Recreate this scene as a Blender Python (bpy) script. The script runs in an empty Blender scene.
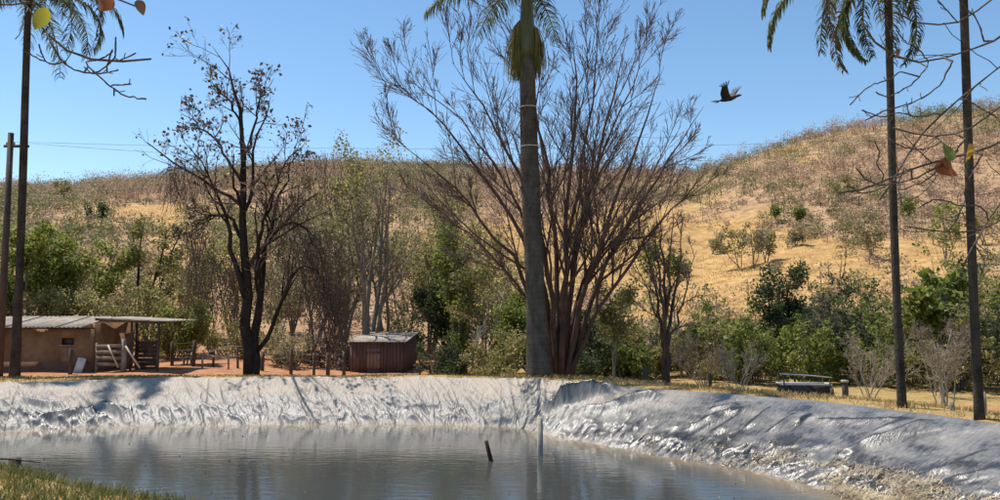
import bpy, math, random
import numpy as np
from mathutils import Vector, Matrix
R = math.radians
scene = bpy.context.scene
COL = scene.collection

# ------------------------------------------------------------------ camera
F, HOR, ZC = 780.0, 312.0, 2.2          # focal in px of the 1000 px wide photo, horizon row, eye height over the rim
PITCH = math.atan((HOR - 250) / F)
cam_d = bpy.data.cameras.new('camera')
cam = bpy.data.objects.new('camera', cam_d); COL.objects.link(cam)
cam_d.sensor_width = 36.0; cam_d.lens = 36.0 * F / 1000.0
cam_d.clip_start = 0.05; cam_d.clip_end = 4000
cam.location = (0, 0, ZC); cam.rotation_euler = (R(90) + PITCH, 0, 0)
scene.camera = cam
scene.render.resolution_x, scene.render.resolution_y = 1024, 512

# ------------------------------------------------------------------ light
SUN_EL, SUN_AZ = R(65), R(-60)          # azimuth from +Y towards +X
w = bpy.data.worlds.new('World'); scene.world = w; w.use_nodes = True
nt = w.node_tree
sky = nt.nodes.new('ShaderNodeTexSky'); sky.sky_type = 'NISHITA'; sky.sun_disc = False
sky.sun_elevation = SUN_EL; sky.sun_rotation = SUN_AZ
sky.air_density = 1.0; sky.dust_density = 0.2; sky.ozone_density = 1.0; sky.altitude = 500
bgn = nt.nodes['Background']; bgn.inputs['Strength'].default_value = 0.132
hsv = nt.nodes.new('ShaderNodeHueSaturation'); hsv.inputs['Saturation'].default_value = 1.13; hsv.inputs['Hue'].default_value = 0.495
nt.links.new(sky.outputs[0], hsv.inputs['Color']); nt.links.new(hsv.outputs[0], bgn.inputs[0])
sd_ = bpy.data.lights.new('sun', 'SUN'); sd_.energy = 5.0; sd_.angle = R(0.5); sd_.color = (1.0, 0.93, 0.82)
so = bpy.data.objects.new('sun', sd_); COL.objects.link(so)
sdir = Vector((math.cos(SUN_EL) * math.sin(SUN_AZ), math.cos(SUN_EL) * math.cos(SUN_AZ), math.sin(SUN_EL)))
so.rotation_euler = sdir.to_track_quat('Z', 'Y').to_euler(); so.location = (-20, 30, 40)
scene.view_settings.view_transform = 'Standard'; scene.view_settings.look = 'None'
scene.view_settings.exposure = 0.36; scene.view_settings.gamma = 1.0
scene.render.engine = 'CYCLES'
scene.cycles.transparent_max_bounces = 4; scene.cycles.max_bounces = 6

# ------------------------------------------------------------------ helpers
def ray(px, py):
    cp, sp = math.cos(PITCH), math.sin(PITCH)
    v = 250.0 - py
    return np.array([px - 500.0, F * cp - v * sp, F * sp + v * cp])
def P(px, py, D):                        # point seen at the pixel at forward distance D
    d = ray(px, py); return np.array([0, 0, ZC]) + d * (D / d[1])
def project(x, y, z):                    # world -> photo px (arrays)
    cp, sp = math.cos(PITCH), math.sin(PITCH)
    dz = z - ZC
    f = y * cp + dz * sp; u = -y * sp + dz * cp
    return 500 + F * x / f, 250 - F * u / f

def _hash(ix, iy, s):
    n = (ix.astype(np.int64) * 374761393 + iy.astype(np.int64) * 668265263 + s * 982451653) & 0x7fffffff
    n = ((n ^ (n >> 13)) * 1274126177) & 0x7fffffff
    return ((n ^ (n >> 16)) & 0xffff) / 65535.0
def vnoise(x, y, s=0):
    x = np.asarray(x, float); y = np.asarray(y, float)
    ix = np.floor(x); iy = np.floor(y); fx = x - ix; fy = y - iy
    fx = fx * fx * (3 - 2 * fx); fy = fy * fy * (3 - 2 * fy)
    a = _hash(ix, iy, s); b = _hash(ix + 1, iy, s); c = _hash(ix, iy + 1, s); d = _hash(ix + 1, iy + 1, s)
    return (a * (1 - fx) + b * fx) * (1 - fy) + (c * (1 - fx) + d * fx) * fy
def fbm(x, y, s=0, o=4):
    v = 0; a = 0.5
    for k in range(o):
        v = v + a * vnoise(x * 2 ** k, y * 2 ** k, s + k * 7); a *= 0.5
    return v
def sstep(a, b, x):
    t = np.clip((x - a) / (b - a), 0, 1); return t * t * (3 - 2 * t)

class MB:
    """collects quads / triangles, build() links them as ONE mesh object"""
    def __init__(s): s.v = []; s.f = []; s.n = 0; s.uv = None; s.mi = []
    def add(s, v, f):
        v = np.asarray(v, float).reshape(-1, 3); f = np.asarray(f, int)
        s.v.append(v); s.f.append(f + s.n); s.n += len(v); return s
    def box(s, c, size, rz=0.0, M=None):
        x, y, z = [q / 2 for q in size]
        v = np.array([[i * x, j * y, k * z] for i in (-1, 1) for j in (-1, 1) for k in (-1, 1)], float)
        if rz: v = v @ np.array(Matrix.Rotation(rz, 3, 'Z')).T
        if M is not None: v = v @ np.array(M).T
        v = v + np.array(c)
        return s.add(v, [[0, 1, 3, 2], [4, 6, 7, 5], [0, 4, 5, 1], [2, 3, 7, 6], [0, 2, 6, 4], [1, 5, 7, 3]])
    def bar(s, a, b, wd, th):           # rectangular bar from a to b
        a = Vector(a); b = Vector(b); d = b - a
        q = d.to_track_quat('Z', 'Y').to_matrix()
        return s.box((a + b) / 2, (wd, th, d.length), M=q)
    def tubes(s, pts, rad, sides=5, cap=True):
        pts = np.asarray(pts, float); rad = np.asarray(rad, float)
        if pts.ndim == 2: pts = pts[None]; rad = rad[None]
        N, n, _ = pts.shape
        t = np.empty_like(pts); t[:, 1:-1] = pts[:, 2:] - pts[:, :-2]; t[:, 0] = pts[:, 1] - pts[:, 0]; t[:, -1] = pts[:, -1] - pts[:, -2]
        t /= np.linalg.norm(t, axis=2, keepdims=True) + 1e-9
        md = t.mean(1); ref = np.where(np.abs(md[:, 2:3]) > 0.7, np.array([[1.0, 0.13, 0]]), np.array([[0.1, 0, 1.0]]))
        u = np.cross(t, ref[:, None, :]); u /= np.linalg.norm(u, axis=2, keepdims=True) + 1e-9
        v = np.cross(t, u)
        a = np.arange(sides) * 2 * math.pi / sides
        ring = pts[:, :, None] + rad[:, :, None, None] * (u[:, :, None] * np.cos(a)[None, None, :, None] + v[:, :, None] * np.sin(a)[None, None, :, None])
        idx = np.arange(N * n * sides).reshape(N, n, sides)
        nx = np.roll(idx, -1, axis=2)
        f = np.stack([idx[:, :-1], nx[:, :-1], nx[:, 1:], idx[:, 1:]], -1).reshape(-1, 4)
        s.add(ring, f)
        if cap and sides > 4:
            base = s.n - N * n * sides
            for k in range(N):
                o = base + k * n * sides
                c = s.n; s.v.append(pts[k, [0, -1]]); s.n += 2
                j = np.arange(sides); jn = (j + 1) % sides
                s.f.append(np.stack([o + jn, o + j, np.full(sides, c), np.full(sides, c)], -1))
                e = o + (n - 1) * sides
                s.f.append(np.stack([e + j, e + jn, np.full(sides, c + 1), np.full(sides, c + 1)], -1))
        return s
    def leaves(s, c, size, rng, elong=1.8, flat=0.0, fold=0.15):
        c = np.asarray(c); N = len(c)
        d = rng.normal(size=(N, 3)); d[:, 2] *= (1 - flat); d /= np.linalg.norm(d, axis=1, keepdims=True) + 1e-9
        e = rng.normal(size=(N, 3)); e[:, 2] *= (1 - flat)
        e = np.cross(d, e); e = np.cross(e, d) if False else e
        e /= np.linalg.norm(e, axis=1, keepdims=True) + 1e-9
        nn = np.cross(d, e)
        sz = (size * rng.uniform(0.6, 1.3, N))[:, None]
        a = c - d * sz * 0.5; b = c + e * sz * 0.5 / elong + nn * sz * fold; t = c + d * sz * 0.5; g = c - e * sz * 0.5 / elong + nn * sz * fold
        v = np.stack([a, b, t, g], 1)
        return s.add(v, np.arange(N * 4).reshape(N, 4))
    def build(s, name, mat, parent=None, origin=None, smooth=True):
        V = np.concatenate(s.v); 
        if origin is not None: V = V - np.asarray(origin)
        fs = []
        for f in s.f:
            if f.ndim == 1: f = f[None]
            fs.append(f)
        me = bpy.data.meshes.new(name)
        lv, ls, lt, k = [], [], [], 0
        for f in fs:
            if f.shape[1] == 4:
                deg = f[:, 2] == f[:, 3]
                for g in (f[~deg], f[deg][:, :3]):
                    if len(g):
                        m = g.shape[1]; lv.append(g.ravel()); ls.append(k + np.arange(len(g)) * m); lt.append(np.full(len(g), m)); k += g.size
            else:
                m = f.shape[1]; lv.append(f.ravel()); ls.append(k + np.arange(len(f)) * m); lt.append(np.full(len(f), m)); k += f.size
        lv = np.concatenate(lv).astype(np.int32); ls = np.concatenate(ls).astype(np.int32); lt = np.concatenate(lt).astype(np.int32)
        me.vertices.add(len(V)); me.vertices.foreach_set('co', V.astype(np.float32).ravel())
        me.loops.add(len(lv)); me.loops.foreach_set('vertex_index', lv)
        me.polygons.add(len(ls)); me.polygons.foreach_set('loop_start', ls)
        try: me.polygons.foreach_set('loop_total', lt)
        except Exception: pass
        if smooth: me.polygons.foreach_set('use_smooth', np.ones(len(ls), bool))
        me.update(calc_edges=True); me.validate()
        if mat: me.materials.append(mat)
        o = bpy.data.objects.new(name, me); COL.objects.link(o)
        if parent: o.parent = parent
        return o
def pattr(o, name, arr):                 # float attribute per vertex
    a = o.data.attributes.new(name, 'FLOAT', 'POINT'); a.data.foreach_set('value', np.asarray(arr, np.float32))

def tag(o, label=None, cat=None, group=None, kind=None):
    for k, v in (('label', label), ('category', cat), ('group', group), ('kind', kind)):
        if v: o[k] = v
    return o
def thing(name, label, cat, loc=(0, 0, 0), rz=0.0, group=None):
    o = bpy.data.objects.new(name, None); COL.objects.link(o); o.empty_display_size = 0.3
    o.location = [float(q) for q in loc]; o.rotation_euler = (0, 0, rz)
    return tag(o, label, cat, group)

# ------------------------------------------------------------------ materials
def mat(name, c1, c2=None, scale=4.0, rough=0.8, bump=0.0, bscale=None, spec=0.3, stretch=(1, 1, 1), c3=None, island=0.0, transl=0.0, detail=6):
    m = bpy.data.materials.new(name); m.use_nodes = True; t = m.node_tree; N = t.nodes; Lk = t.links
    b = N['Principled BSDF']; b.inputs['Roughness'].default_value = rough; b.inputs['Specular IOR Level'].default_value = spec
    tc = N.new('ShaderNodeTexCoord'); mp = N.new('ShaderNodeMapping'); mp.inputs['Scale'].default_value = stretch
    Lk.new(tc.outputs['Object'], mp.inputs['Vector'])
    ns = N.new('ShaderNodeTexNoise'); ns.inputs['Scale'].default_value = scale; ns.inputs['Detail'].default_value = detail; ns.inputs['Roughness'].default_value = 0.65
    Lk.new(mp.outputs[0], ns.inputs['Vector'])
    cr = N.new('ShaderNodeValToRGB'); e = cr.color_ramp.elements
    e[0].position = 0.32; e[1].position = 0.68; e[0].color = (*c1, 1); e[1].color = (*(c2 or c1), 1)
    if c3: x = e.new(0.5); x.color = (*c3, 1)
    Lk.new(ns.outputs['Fac'], cr.inputs[0]); out = cr.outputs[0]
    if island:
        g = N.new('ShaderNodeNewGeometry'); hs = N.new('ShaderNodeHueSaturation')
        mr = N.new('ShaderNodeMapRange'); mr.inputs['To Min'].default_value = 1 - island; mr.inputs['To Max'].default_value = 1 + island
        Lk.new(g.outputs['Random Per Island'], mr.inputs[0]); Lk.new(mr.outputs[0], hs.inputs['Value'])
        mr2 = N.new('ShaderNodeMapRange'); mr2.inputs['To Min'].default_value = 0.5 - 0.05 * island; mr2.inputs['To Max'].default_value = 0.5 + 0.05 * island
        wn = N.new('ShaderNodeTexWhiteNoise'); wn.noise_dimensions = '1D'; Lk.new(g.outputs['Random Per Island'], wn.inputs['W'])
        Lk.new(wn.outputs['Value'], mr2.inputs[0]); Lk.new(mr2.outputs[0], hs.inputs['Hue'])
        Lk.new(out, hs.inputs['Color']); out = hs.outputs[0]
    Lk.new(out, b.inputs['Base Color'])
    if bump:
        n2 = N.new('ShaderNodeTexNoise'); n2.inputs['Scale'].default_value = bscale or scale * 4; n2.inputs['Detail'].default_value = 5
        Lk.new(mp.outputs[0], n2.inputs['Vector'])
        bp = N.new('ShaderNodeBump'); bp.inputs['Strength'].default_value = bump; bp.inputs['Distance'].default_value = 0.05
        Lk.new(n2.outputs['Fac'], bp.inputs['Height']); Lk.new(bp.outputs[0], b.inputs['Normal'])
    if transl:
        tr = N.new('ShaderNodeBsdfTranslucent'); mx = N.new('ShaderNodeMixShader'); mx.inputs[0].default_value = transl
        Lk.new(out, tr.inputs['Color']); Lk.new(b.outputs[0], mx.inputs[1]); Lk.new(tr.outputs[0], mx.inputs[2])
        Lk.new(mx.outputs[0], N['Material Output'].inputs['Surface'])
    return m
M = {}
M['bark_dark'] = mat('bark_dark', (0.022, 0.015, 0.012), (0.062, 0.043, 0.033), 7, 0.9, 0.6, 18, stretch=(1, 1, 0.3), spec=0.1)
M['bark_red'] = mat('bark_red', (0.06, 0.034, 0.026), (0.145, 0.088, 0.068), 5, 0.85, 0.5, 16, stretch=(1, 1, 0.3), spec=0.1)
M['bark_grey'] = mat('bark_grey', (0.12, 0.10, 0.08), (0.27, 0.235, 0.19), 6, 0.9, 0.5, 16, stretch=(1, 1, 0.35), spec=0.1)
M['bark_pale'] = mat('bark_pale', (0.25, 0.22, 0.18), (0.42, 0.38, 0.31), 6, 0.9, 0.4, 16, stretch=(1, 1, 0.35), spec=0.1)
M['twig_grey'] = mat('twig_grey', (0.15, 0.115, 0.09), (0.27, 0.21, 0.165), 3, 0.9, island=0.3)
M['twig_red'] = mat('twig_red', (0.095, 0.062, 0.05), (0.20, 0.14, 0.115), 3, 0.9, island=0.3)
M['twig_dry'] = mat('twig_dry', (0.26, 0.20, 0.14), (0.40, 0.32, 0.23), 3, 0.9, island=0.3)
def leafmat(n, a, b, c=None, tr=0.5, isl=0.4): M[n] = mat(n, a, b, 1.1, 0.55, island=isl, transl=tr, spec=0.35, c3=c, detail=3)
leafmat('leaf_green', (0.105, 0.140, 0.026), (0.245, 0.275, 0.062))
leafmat('leaf_bright', (0.15, 0.185, 0.03), (0.28, 0.30, 0.065))
leafmat('leaf_dark', (0.039, 0.058, 0.023), (0.085, 0.111, 0.042))
leafmat('leaf_olive', (0.20, 0.19, 0.062), (0.34, 0.30, 0.115))
leafmat('leaf_grey', (0.23, 0.20, 0.105), (0.39, 0.33, 0.185))
leafmat('leaf_dry', (0.17, 0.11, 0.06), (0.29, 0.20, 0.12), tr=0.2)
leafmat('leaf_brown', (0.09, 0.055, 0.035), (0.17, 0.11, 0.075), tr=0.15)
leafmat('leaf_palm', (0.05, 0.07, 0.03), (0.115, 0.135, 0.055))
leafmat('leaf_palm_dry', (0.10, 0.085, 0.05), (0.2, 0.17, 0.10), tr=0.2)
leafmat('straw', (0.32, 0.25, 0.15), (0.58, 0.48, 0.33), tr=0.1)
leafmat('grass_dry', (0.33, 0.23, 0.085), (0.50, 0.38, 0.16), tr=0.25)
leafmat('grass_mix', (0.20, 0.15, 0.05), (0.36, 0.25, 0.09), (0.13, 0.15, 0.035), tr=0.25)

# ------------------------------------------------------------------ pond outline
RIM = np.array([(-16.6, 23.6), (-18.3, 20.5), (-18.0, 17.0), (-14.8, 14.0), (-10.5, 12.3), (-6.5, 10.6), (-3.6, 8.8), (0, 7.4), (4.6, 6.9), (8.6, 8.0),
                (10.4, 11.2), (9.9, 14.4), (8.9, 17.0), (7.6, 19.3), (5.6, 21.3), (3.7, 23.0), (1.9, 25.0), (-1.0, 26.0), (-5, 26.2), (-9.5, 26.0), (-13.5, 25.3)])
def closed_spline(pts, per=24):
    n = len(pts); out = []
    for i in range(n):
        a, b, c, d = pts[i - 1], pts[i], pts[(i + 1) % n], pts[(i + 2) % n]
        for k in range(per):
            t = k / per
            out.append(0.5 * ((2 * b) + (c - a) * t + (2 * a - 5 * b + 4 * c - d) * t * t + (3 * b - a - 3 * c + d) * t ** 3))
    return np.array(out)
def resample(c, n):
    q = np.vstack([c, c[:1]]); s = np.concatenate([[0], np.cumsum(np.linalg.norm(np.diff(q, axis=0), axis=1))])
    t = np.linspace(0, s[-1], n, endpoint=False)
    return np.stack([np.interp(t, s, q[:, 0]), np.interp(t, s, q[:, 1])], 1), s[-1]
RIMC, RIML = resample(closed_spline(RIM), 400)
def rim_sd(x, y):                        # signed distance, positive outside
    x = np.asarray(x, float).ravel(); y = np.asarray(y, float).ravel()
    out = np.full(x.shape, 60.0)
    near = (np.abs(x + 4) < 40) & (np.abs(y - 16) < 40)
    if near.any():
        px_, py_ = x[near], y[near]
        A = RIMC; B = np.roll(RIMC, -1, 0)
        best = np.full(px_.shape, 1e9); ins = np.zeros(px_.shape, bool)
        for a, b in zip(A, B):
            d = b - a; t = np.clip(((px_ - a[0]) * d[0] + (py_ - a[1]) * d[1]) / (d @ d), 0, 1)
            best = np.minimum(best, (px_ - a[0] - t * d[0]) ** 2 + (py_ - a[1] - t * d[1]) ** 2)
            c = ((a[1] > py_) != (b[1] > py_)) & (px_ < d[0] * (py_ - a[1]) / (d[1] + 1e-12) + a[0])
            ins ^= c
        out[near] = np.sqrt(best) * np.where(ins, -1, 1)
    return out

SKY_X = np.array([-300, -100, 0, 60, 150, 250, 330, 430, 480, 600, 700, 735, 800, 850, 900, 950, 1000, 1100, 1300])
SKY_Y = np.array([196, 194, 192, 190, 183, 172, 166, 167, 170, 172, 172, 160, 142, 129, 120, 111, 104, 92, 85])
RID_X = np.array([-300, 0, 330, 480, 700, 760, 1000, 1300])
RID_D = np.array([230, 240, 270, 270, 250, 225, 215, 215])
EXP_X = np.array([-300, 0, 200, 400, 520, 700, 1000]); EXP_V = np.array([0.95, 0.95, 1.0, 1.15, 1.35, 1.5, 1.55])
def terrain(x, y):
    x = np.asarray(x, float); y = np.asarray(y, float); shp = x.shape
    x = x.ravel(); y = y.ravel()
    sd = rim_sd(x, y)
    uc = np.clip(x / np.where(np.abs(y) < 1e-3, 1e-3, y), -0.95, 0.95)
    uc = np.where(y <= 0, np.sign(x) * 0.95, uc)
    rho = (x * uc + y) / (uc * uc + 1)
    px = 500 + F * uc
    zr = ZC + np.interp(px, RID_X, RID_D) * (HOR - np.interp(px, SKY_X, SKY_Y)) / F
    Rd = np.interp(px, RID_X, RID_D); ex = np.interp(px, EXP_X, EXP_V)
    t = np.clip((rho - 46) / (Rd - 46), 0, None)
    low = -0.85
    tt = np.clip(t, 0, 1)
    soft = sstep(0, 0.12, tt)
    hill = (zr - low) * tt ** ex * (0.35 + 0.65 * soft)
    over = np.clip(rho - Rd, 0, 400); hill = hill - np.where(rho > Rd, over * 0.12 * sstep(0, 30, over), 0)
    hill = np.maximum(hill, 0)
    nz = (fbm(x / 45, y / 45, 3, 4) - 0.47) * 9 * sstep(0.06, 0.4, t) * (1 - 0.75 * sstep(0.75, 1.0, t))
    nz = nz + (vnoise(x / 3.5, y / 3.5, 9) - 0.5) * 0.5 * sstep(0.02, 0.15, t)
    far = sstep(9.5, 17, y)
    farside = (low + 0.5 * (1 - sstep(-14.5, -8.0, x))) * sstep(1.0, 7.5, sd)
    nearside = 0.27 * sstep(0.0, 0.55, sd) + 0.4 * sstep(1.5, 6.5, sd)
    z = far * farside + (1 - far) * nearside + hill + nz
    z = z + (fbm(x / 2.2, y / 2.2, 21, 3) - 0.45) * 0.16 * sstep(0.9, 3, sd)
    z = np.where(sd < 0.0, -0.14 - np.clip(-sd, 0, 3) * 0.85, z - 0.10 * (1 - sstep(0.35, 0.8, sd)) * far)
    return z.reshape(shp)
def H(x, y): return float(terrain(np.array([x]), np.array([y]))[0])
def G(px, D, py=372):                    # ground point in that column at distance D
    x = P(px, py, D)[0]; return np.array([x, D, H(x, D)])

# ------------------------------------------------------------------ ground sheet
def axis(segs):
    out = [segs[0][0]]
    for a, b, st in segs:
        n = max(1, int(round((b - a) / st))); out += list(a + (b - a) * (np.arange(n) + 1) / n)
    return np.array(out)
gx = axis([(-900, -300, 60), (-300, -60, 6), (-60, -22, 1.6), (-22, 14, 0.4), (14, 50, 1.5), (50, 240, 4), (240, 900, 60)])
gy = axis([(-300, -20, 40), (-20, 2, 2), (2, 30, 0.4), (30, 60, 1.0), (60, 160, 2.5), (160, 330, 4), (330, 900, 50)])
XX, YY = np.meshgrid(gx, gy, indexing='ij'); ZZ = terrain(XX, YY)
nx, ny = XX.shape
ii = np.arange(nx * ny).reshape(nx, ny)
gq = np.stack([ii[:-1, :-1], ii[1:, :-1], ii[1:, 1:], ii[:-1, 1:]], -1).reshape(-1, 4)

def cover(x, y, z):
    """what grows where on the hills: gold pasture, brown scrub floor, red soil"""
    px, py = project(x, np.maximum(y, 1), z)
    n1 = fbm(x / 30, y / 30, 41, 4); n2 = fbm(x / 9, y / 9, 51, 4)
    blob = lambda cx, cy, rx, ry: np.exp(-(((px - cx) / rx) ** 2 + ((py - cy) / ry) ** 2))
    g = 0.06 + 1.35 * blob(760, 265, 190, 52) + 0.8 * blob(560, 245, 130, 40) + 0.8 * blob(110, 222, 100, 16) + 0.45 * blob(300, 200, 50, 10) + 0.45 * blob(180, 255, 60, 25) + 0.3 * blob(800, 170, 60, 22) + 0.5 * blob(960, 250, 60, 20)
    g = g - 0.7 * blob(850, 210, 55, 28) - 0.4 * blob(940, 175, 80, 40) - 0.35 * blob(600, 180, 200, 14)
    g = np.clip(g + (n1 - 0.47) * 1.5 + (n2 - 0.47) * 0.9, 0, 1)
    return g
GOLD = cover(XX.ravel(), YY.ravel(), ZZ.ravel())
sdv = rim_sd(XX.ravel(), YY.ravel())
xr, yr = XX.ravel(), YY.ravel()
SOIL = sstep(0.38, 0.52, fbm(xr / 4, yr / 4, 61, 4) + 0.30 * (xr < -3) - 0.22 * (xr > 0)) * (yr < 60) * (yr > 24) * sstep(1.6, 3.2, sdv)
HILL = sstep(44, 56, yr)

def ground_mat():
    m = bpy.data.materials.new('ground'); m.use_nodes = True; t = m.node_tree; N = t.nodes; L = t.links
    b = N['Principled BSDF']; b.inputs['Roughness'].default_value = 0.95; b.inputs['Specular IOR Level'].default_value = 0.1
    tc = N.new('ShaderNodeTexCoord')
    def noise(sc, det=8, ro=0.65):
        n = N.new('ShaderNodeTexNoise'); n.inputs['Scale'].default_value = sc; n.inputs['Detail'].default_value = det; n.inputs['Roughness'].default_value = ro
        L.new(tc.outputs['Object'], n.inputs['Vector']); return n.outputs['Fac']
    def ramp(f, *st):
        c = N.new('ShaderNodeValToRGB'); e = c.color_ramp.elements
        e[0].position, e[0].color = st[0][0], (*st[0][1], 1); e[1].position, e[1].color = st[-1][0], (*st[-1][1], 1)
        for p, q in st[1:-1]: x = e.new(p); x.color = (*q, 1)
        L.new(f, c.inputs[0]); return c.outputs[0]
    def mix(f, a, c):
        x = N.new('ShaderNodeMix'); x.data_type = 'RGBA'; L.new(f, x.inputs[0]); L.new(a, x.inputs[6]); L.new(c, x.inputs[7]); return x.outputs[2]
    def attr(n):
        a = N.new('ShaderNodeAttribute'); a.attribute_name = n; return a.outputs['Fac']
    gold = ramp(noise(0.45, 12, 0.78), (0.33, (0.25, 0.14, 0.055)), (0.47, (0.39, 0.235, 0.095)), (0.56, (0.48, 0.305, 0.125)), (0.68, (0.56, 0.41, 0.21)))
    scrub = ramp(noise(0.5, 12, 0.75), (0.32, (0.18, 0.12, 0.065)), (0.5, (0.37, 0.235, 0.135)), (0.68, (0.52, 0.36, 0.22)))
    # break the cover edge with fine noise
    ad = N.new('ShaderNodeMath'); ad.operation = 'ADD'; L.new(attr('gold'), ad.inputs[0])
    mr = N.new('ShaderNodeMapRange'); mr.inputs[3].default_value = -0.5; mr.inputs[4].default_value = 0.5; L.new(noise(0.8), mr.inputs[0]); L.new(mr.outputs[0], ad.inputs[1])
    sm = N.new('ShaderNodeMapRange'); sm.inputs[1].default_value = 0.3; sm.inputs[2].default_value = 0.62; L.new(ad.outputs[0], sm.inputs[0])
    hills = mix(sm.outputs[0], scrub, gold)
    grass = ramp(noise(2.2), (0.3, (0.24, 0.16, 0.06)), (0.52, (0.36, 0.25, 0.105)), (0.72, (0.42, 0.32, 0.16)))
    soil = ramp(noise(1.6), (0.3, (0.28, 0.12, 0.06)), (0.5, (0.40, 0.19, 0.10)), (0.72, (0.48, 0.28, 0.17)))
    near = mix(attr('soil'), grass, soil)
    L.new(mix(attr('hill'), near, hills), b.inputs['Base Color'])
    bp = N.new('ShaderNodeBump'); bp.inputs['Strength'].default_value = 0.8; bp.inputs['Distance'].default_value = 0.25; L.new(noise(1.8), bp.inputs['Height']); L.new(bp.outputs[0], b.inputs['Normal'])
    return m
mb = MB(); mb.add(np.stack([XX, YY, ZZ], -1), gq)
gob = mb.build('ground', ground_mat()); tag(gob, kind='structure')
pattr(gob, 'gold', GOLD); pattr(gob, 'soil', SOIL); pattr(gob, 'hill', HILL)

# ------------------------------------------------------------------ pond liner
WATER_Z = -1.2
NA, NS = 2600, 84
LC, LL = resample(closed_spline(RIM, 60), NA)
tg = np.roll(LC, -1, 0) - np.roll(LC, 1, 0); tg /= np.linalg.norm(tg, axis=1, keepdims=True)
for _ in range(240): tg = (np.roll(tg, 1, 0) + tg + np.roll(tg, -1, 0)) / 3
tg /= np.linalg.norm(tg, axis=1, keepdims=True)
ctr = np.array([-3.5, 17.0])
nin = np.stack([-tg[:, 1], tg[:, 0]], 1)
if np.mean(np.sum(nin * (ctr - LC), 1)) < 0: nin = -nin
rightness = sstep(1.0, 7.0, LC[:, 0]) * sstep(9, 12, LC[:, 1])
WID = 2.1 + 0.9 * rightness             # horizontal run of the slope down to the water
def liner_profile(s):                    # s <0 apron outside, 0..1 slope to the water, >1 under water -> (run fraction, z)
    run = s
    z = np.where(s < 0, -0.015 - 0.09 * sstep(-0.0, -0.3, s), 0.035 - 1.235 * (np.clip(s, 0, 2) ** 1.12))
    z = np.where((s >= 0) & (s < 0.12), 0.035 - 1.235 * np.clip(s, 0, 2) ** 1.12, z)
    z = np.where(s < 0, 0.035 - 0.12 * sstep(0, 0.34, -s), z)
    return run, z
sv = np.concatenate([np.linspace(-0.34, 0, 7)[:-1], np.linspace(0, 1.3, NS)])
run, zz = liner_profile(sv)
S2 = np.repeat(sv[None], NA, 0); A2 = np.repeat((np.arange(NA) * LL / NA)[:, None], len(sv), 1)
X2 = LC[:, None, 0] + nin[:, None, 0] * WID[:, None] * S2
Y2 = LC[:, None, 1] + nin[:, None, 1] * WID[:, None] * S2
Z2 = np.repeat(zz[None], NA, 0)
V2 = S2 * WID[:, None]
rng = np.random.default_rng(5)
rel = (fbm(A2 / 2.3, V2 / 1.0, 71, 3) - 0.45) * 0.16
SG = (1 - 2 * rightness)[:, None]       # the folds lean the other way on the right bank
rel += (fbm(A2 / 0.5 + SG * V2 * 1.1, V2 / 1.2, 77, 3) - 0.45) * 0.11 * (0.5 + 0.9 * sstep(0.2, 0.8, S2))
rr = 1 - np.abs(2 * vnoise(A2 / 0.30 + SG * V2 * 2.0, V2 / 0.55, 81) - 1)
rel += rr ** 3 * 0.06 * (0.35 + sstep(0.15, 0.75, S2))
rr = 1 - np.abs(2 * vnoise(A2 / 0.16 + SG * V2 * 3.4, V2 / 0.28, 83) - 1)
rel += rr ** 3 * 0.035 * sstep(0.3, 0.8, S2)
rel *= 1 - 0.72 * rightness[:, None] * (1 - sstep(0.45, 0.85, S2))      # the right bank is pulled tight above
for k in range(620):                     # long pulled folds
    a0 = rng.uniform(0, LL); v0 = rng.uniform(0.1, 2.0); sl = rng.normal(0.75, 0.28); ln = rng.uniform(0.25, 1.2)
    sl *= -SG[int(a0 / LL * NA) % NA, 0]
    hh = rng.uniform(0.012, 0.05) * (1 - 0.55 * rightness[int(a0 / LL * NA) % NA]); wd = rng.uniform(0.018, 0.045)
    da = (A2 - a0 + LL / 2) % LL - LL / 2
    m_ = np.abs(da[:, 0]) < 3.2
    d = da[m_]; v = V2[m_] - v0
    q = (d - sl * v) / math.sqrt(1 + sl * sl); al = (d * sl + v) / math.sqrt(1 + sl * sl)
    rel[m_] += hh * np.exp(-(q / wd) ** 2) * np.exp(-(al / ln) ** 4)
def fold_between(pa, pb, hh, wd):        # a strong fold seen between two pixels of the photo, found on the sloping liner
    global rel
    pts = []
    for p in (pa, pb):
        qx, qy = project(X2, Y2, Z2); dd = (qx - p[0]) ** 2 + (qy - p[1]) ** 2
        dd[(LC[:, 1] < 12)] = 1e9
        dd[:, sv < -0.05] = 1e9
        i, j = np.unravel_index(np.argmin(dd), dd.shape); pts.append((A2[i, j], V2[i, j]))
    (a0, v0), (a1, v1) = pts
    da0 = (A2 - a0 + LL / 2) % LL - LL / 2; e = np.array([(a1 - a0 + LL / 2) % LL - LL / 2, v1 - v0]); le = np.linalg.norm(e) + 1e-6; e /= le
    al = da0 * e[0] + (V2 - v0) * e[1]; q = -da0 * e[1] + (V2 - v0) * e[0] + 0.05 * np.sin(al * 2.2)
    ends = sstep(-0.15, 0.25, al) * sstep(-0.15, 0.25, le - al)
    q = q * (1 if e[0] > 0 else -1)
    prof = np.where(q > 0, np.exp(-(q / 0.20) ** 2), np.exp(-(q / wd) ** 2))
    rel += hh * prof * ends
    CREASE_SHADE[:] = np.maximum(CREASE_SHADE, np.exp(-((q + wd * 1.3) / (wd * 1.6)) ** 2) * ends)  # shade along the steep side of the fold, painted into the colour
CREASE_SHADE = np.zeros_like(rel)
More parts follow.
